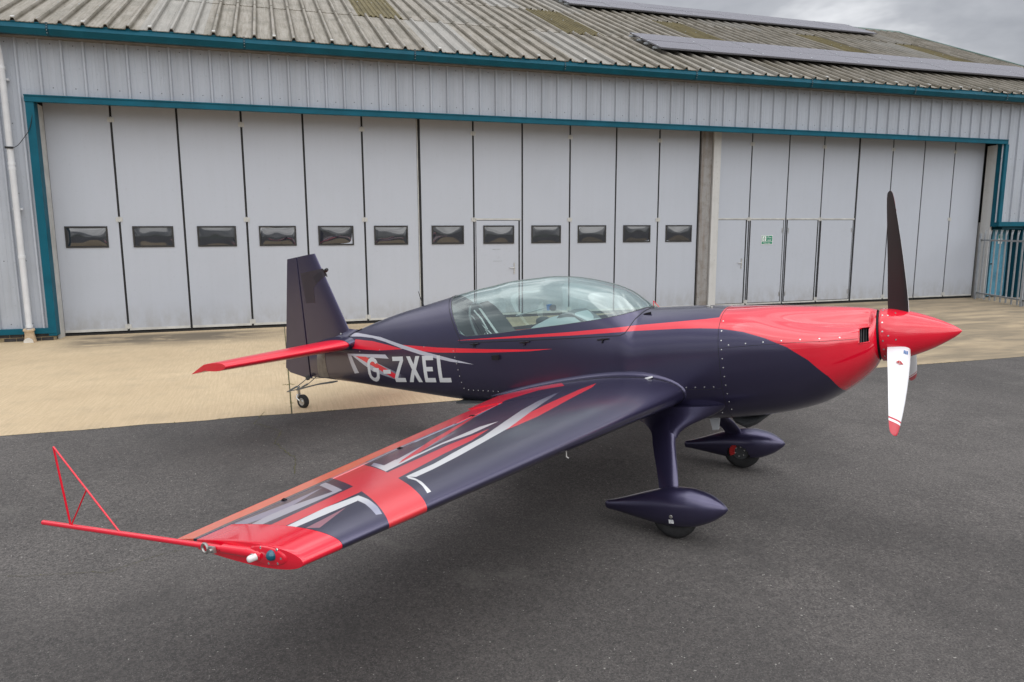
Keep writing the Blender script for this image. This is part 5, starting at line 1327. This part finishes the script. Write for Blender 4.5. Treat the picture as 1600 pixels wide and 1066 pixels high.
for k in range(3):
    a0 = .016 + k * 2 * math.pi / 3; rings = []
    N_ = 13
    for r_, ch, be, th_ in ((.10, .170, 44, .055), (.16, .195, 41, .042), (.22, .203, 37, .034), (.30, .202, 33, .028), (.42, .192, 28, .023), (.55, .176, 24.5, .019), (.68, .156, 22, .016), (.80, .132, 20, .013), (.90, .108, 19, .010), (.96, .088, 18.5, .008), (.995, .066, 18, .006), (1.008, .040, 18, .004), (1.0125, .012, 18, .002)):
        ch *= .76; b = R(be * .82 + 31); dc = Vector((math.sin(b), -math.cos(b), 0)); dn = Vector((math.cos(b), math.sin(b), 0))      # chord towards the leading edge; front normal
        off = dc * (.012 * math.sin(r_ * 3)); C_ = [(1 - math.cos(math.pi * i / (N_ - 1))) / 2 for i in range(N_)]
        fr = [off + dc * (.45 - c) * ch + dn * af(c) * th_ * 1.5 + Vector((0, 0, r_)) for c in reversed(C_)]; bk = [off + dc * (.45 - c) * ch - dn * af(c) * th_ * .5 + Vector((0, 0, r_)) for c in C_[1:-1]]
        rings.append(fr + bk)
    v, f_ = loft(rings); n = len(rings[0]); mi = []
    for f__ in f_:
        if len(f__) == 4: j = min(q % n for q in f__); kk = [q % n for q in f__]; mi.append(0 if max(kk) <= N_ - 1 else 1)
        else: mi.append(0)
    bl = mesh('propeller_blade', v, f_, [M['bladef'], M['bladeb']], spin, 60, mi)
    bl.location = (1.283, 0, SZ); bl.rotation_euler = (a0, 0, 0)
    # maker's triangle and placard near the root, on the white front
    b = R(33 * .82 + 31); dc = Vector((math.sin(b), -math.cos(b), 0)); dn = Vector((math.cos(b), math.sin(b), 0))
    lg = MB(); z0 = .335
    for A_ in ([(-.026, -.012), (-.006, -.012), (.0, .004), (-.004, .02)], [(.026, -.012), (.006, -.012), (.0, .004), (.004, .02)], [(-.012, -.022), (.012, -.022), (.003, -.014), (-.003, -.014)]):
        lg.add([dc * x + dn * .0225 + Vector((0, 0, z0 - y)) for x, y in A_], [(0, 1, 2, 3)])
    lg.build('blade_emblem', M['caliper'], bl)
    pl = MB(); b = R(37.5 * .82 + 31); dc = Vector((math.sin(b), -math.cos(b), 0)); dn = Vector((math.cos(b), math.sin(b), 0))
    for x in (-.014, -.004, .006): pl.add([dc * (x + q) + dn * .0275 + Vector((0, 0, z)) for q, z in ((.035, .20), (.042, .20), (.042, .235), (.035, .235))], [(0, 1, 2, 3)])
    pl.build('blade_placard', M['camb'], bl)

# ---------------- cockpit seen through the canopy
ck = MB()
for a, b in (((-2.55, -.30, -.42), (-.62, .30, -.40)),): ck.box(a, b)
floor = ck.build('cockpit_floor', M['dgrey'], fus)
rings = []
for x, z, w_ in ((-1.70, -.12, .20), (-1.95, -.16, .22), (-2.12, -.05, .235), (-2.25, .14, .24), (-2.36, .32, .215), (-2.43, .44, .165), (-2.47, .505, .10)):
    ring = []
    for k in np.linspace(-1, 1, 13): ring.append(Vector((x + .16 * abs(k) ** 2.5, k * w_, z + .03 * abs(k) ** 2.5)))
    rings.append(ring)
v, f_ = loft(rings, closed=False, cap=(False, False)); seat = mesh('seat', v, f_, M['dgrey'], plane, 60)
MB().tube([Vector((-2.40 - .06 * math.cos(a) * 0 + .30 * (1 - math.sin(a)) ** 1.3 * .75, .235 * math.cos(a), .10 + .42 * math.sin(a))) for a in np.linspace(R(-8), R(188), 22)], .014, 8).build('roll_hoop', M['grey'], seat, 60)
bl_ = MB()
def strap(P, wd, ax=Vector((0, 1, 0))):
    vs = []; 
    for p in P: vs += [Vector(p) - ax * wd, Vector(p) + ax * wd]
    bl_.add(vs, [(2 * i, 2 * i + 1, 2 * i + 3, 2 * i + 2) for i in range(len(P) - 1)])
strap([(-2.40, -.07, .47), (-2.24, -.08, .22), (-2.08, -.09, .02)], .020); strap([(-2.40, .07, .47), (-2.24, .08, .22), (-2.08, .09, .02)], .020)
bl_.tube([(-2.30, -.16, .46), (-2.20, -.2, .38), (-2.14, -.21, .28), (-2.2, -.2, .2), (-2.3, -.18, .17)], .008, 8); bl_.tube([(-2.38, -.12, .42), (-2.1, -.17, .2)], .008, 8)
bl_.build('harness', M['belt'], seat, 50)
pad = [(-2.46, -.19, .02), (-2.30, -.21, .10), (-2.12, -.22, .12)]
MB().tube([(-2.52, -.2, .28), (-2.44, -.21, .19), (-2.30, -.22, .14), (-2.12, -.22, .17)], [.03, .045, .05, .03], 10).build('side_bolster', M['lgrey'], seat, 60)
# front cover with instrument hood
rings = []
for x, zt, w_ in ((-1.74, .20, .30), (-1.66, .275, .30), (-1.50, .335, .29), (-1.30, .355, .27), (-1.22, .362, .25), (-1.12, .285, .24), (-.95, .24, .22), (-.86, .19, .20), (-.82, .125, .18)):
    rings.append([Vector((x, w_ * k, .12 + (zt - .12) * (1 - abs(k) ** 5))) for k in np.linspace(-1, 1, 17)])
v, f_ = loft(rings, closed=False, cap=(False, False)); cover = mesh('cockpit_cover', v, f_, M['lgrey'], plane, 35)
v, f_ = loft([[Vector((-1.49, -.17, .255)), Vector((-1.37, -.17, .352)), Vector((-1.25, -.17, .36)), Vector((-1.11, -.17, .27))], [Vector((-1.49, .12, .30)), Vector((-1.37, .12, .378)), Vector((-1.25, .12, .38)), Vector((-1.11, .12, .285))]]); mesh('instrument_hood', v, f_, M['grey'], cover, 30)
vs, fs = loft([[Vector((x, -.02 + r_ * math.cos(a), .295 + r_ * .8 * math.sin(a))) for a in np.linspace(0, 2 * math.pi, 16, endpoint=False)] for x, r_ in ((-1.70, .01), (-1.685, .045), (-1.65, .062), (-1.60, .06), (-1.57, .04), (-1.56, .01))]); mesh('headrest', vs, fs, M['dgrey'], plane, 60)
arm = MB().tube([(-1.92, -.02, .37), (-1.56, -.02, .425)], .006, 8); arm_o = arm.build('camera_arm', M['lgrey'], plane, 50)
MB().box((-1.56, -.05, .395), (-1.535, .01, .45)).build('camera_clamp', M['camb'], arm_o); MB().lathe([(0, .02), (.01, .03), (.04, .03), (.05, .018), (.051, 0)], (-1.535, -.02, .415), (1, 0, 0), 16).build('camera_body', M['dgrey'], arm_o, 50)
mesh('rear_bulkhead', [(-2.50, -.24, -.3), (-2.50, .24, -.3), (-2.54, .25, .2), (-2.64, .17, .44), (-2.68, .0, .53), (-2.64, -.17, .44), (-2.54, -.25, .2)], [(0, 1, 2, 3, 4, 5, 6)], M['dgrey'], fus)
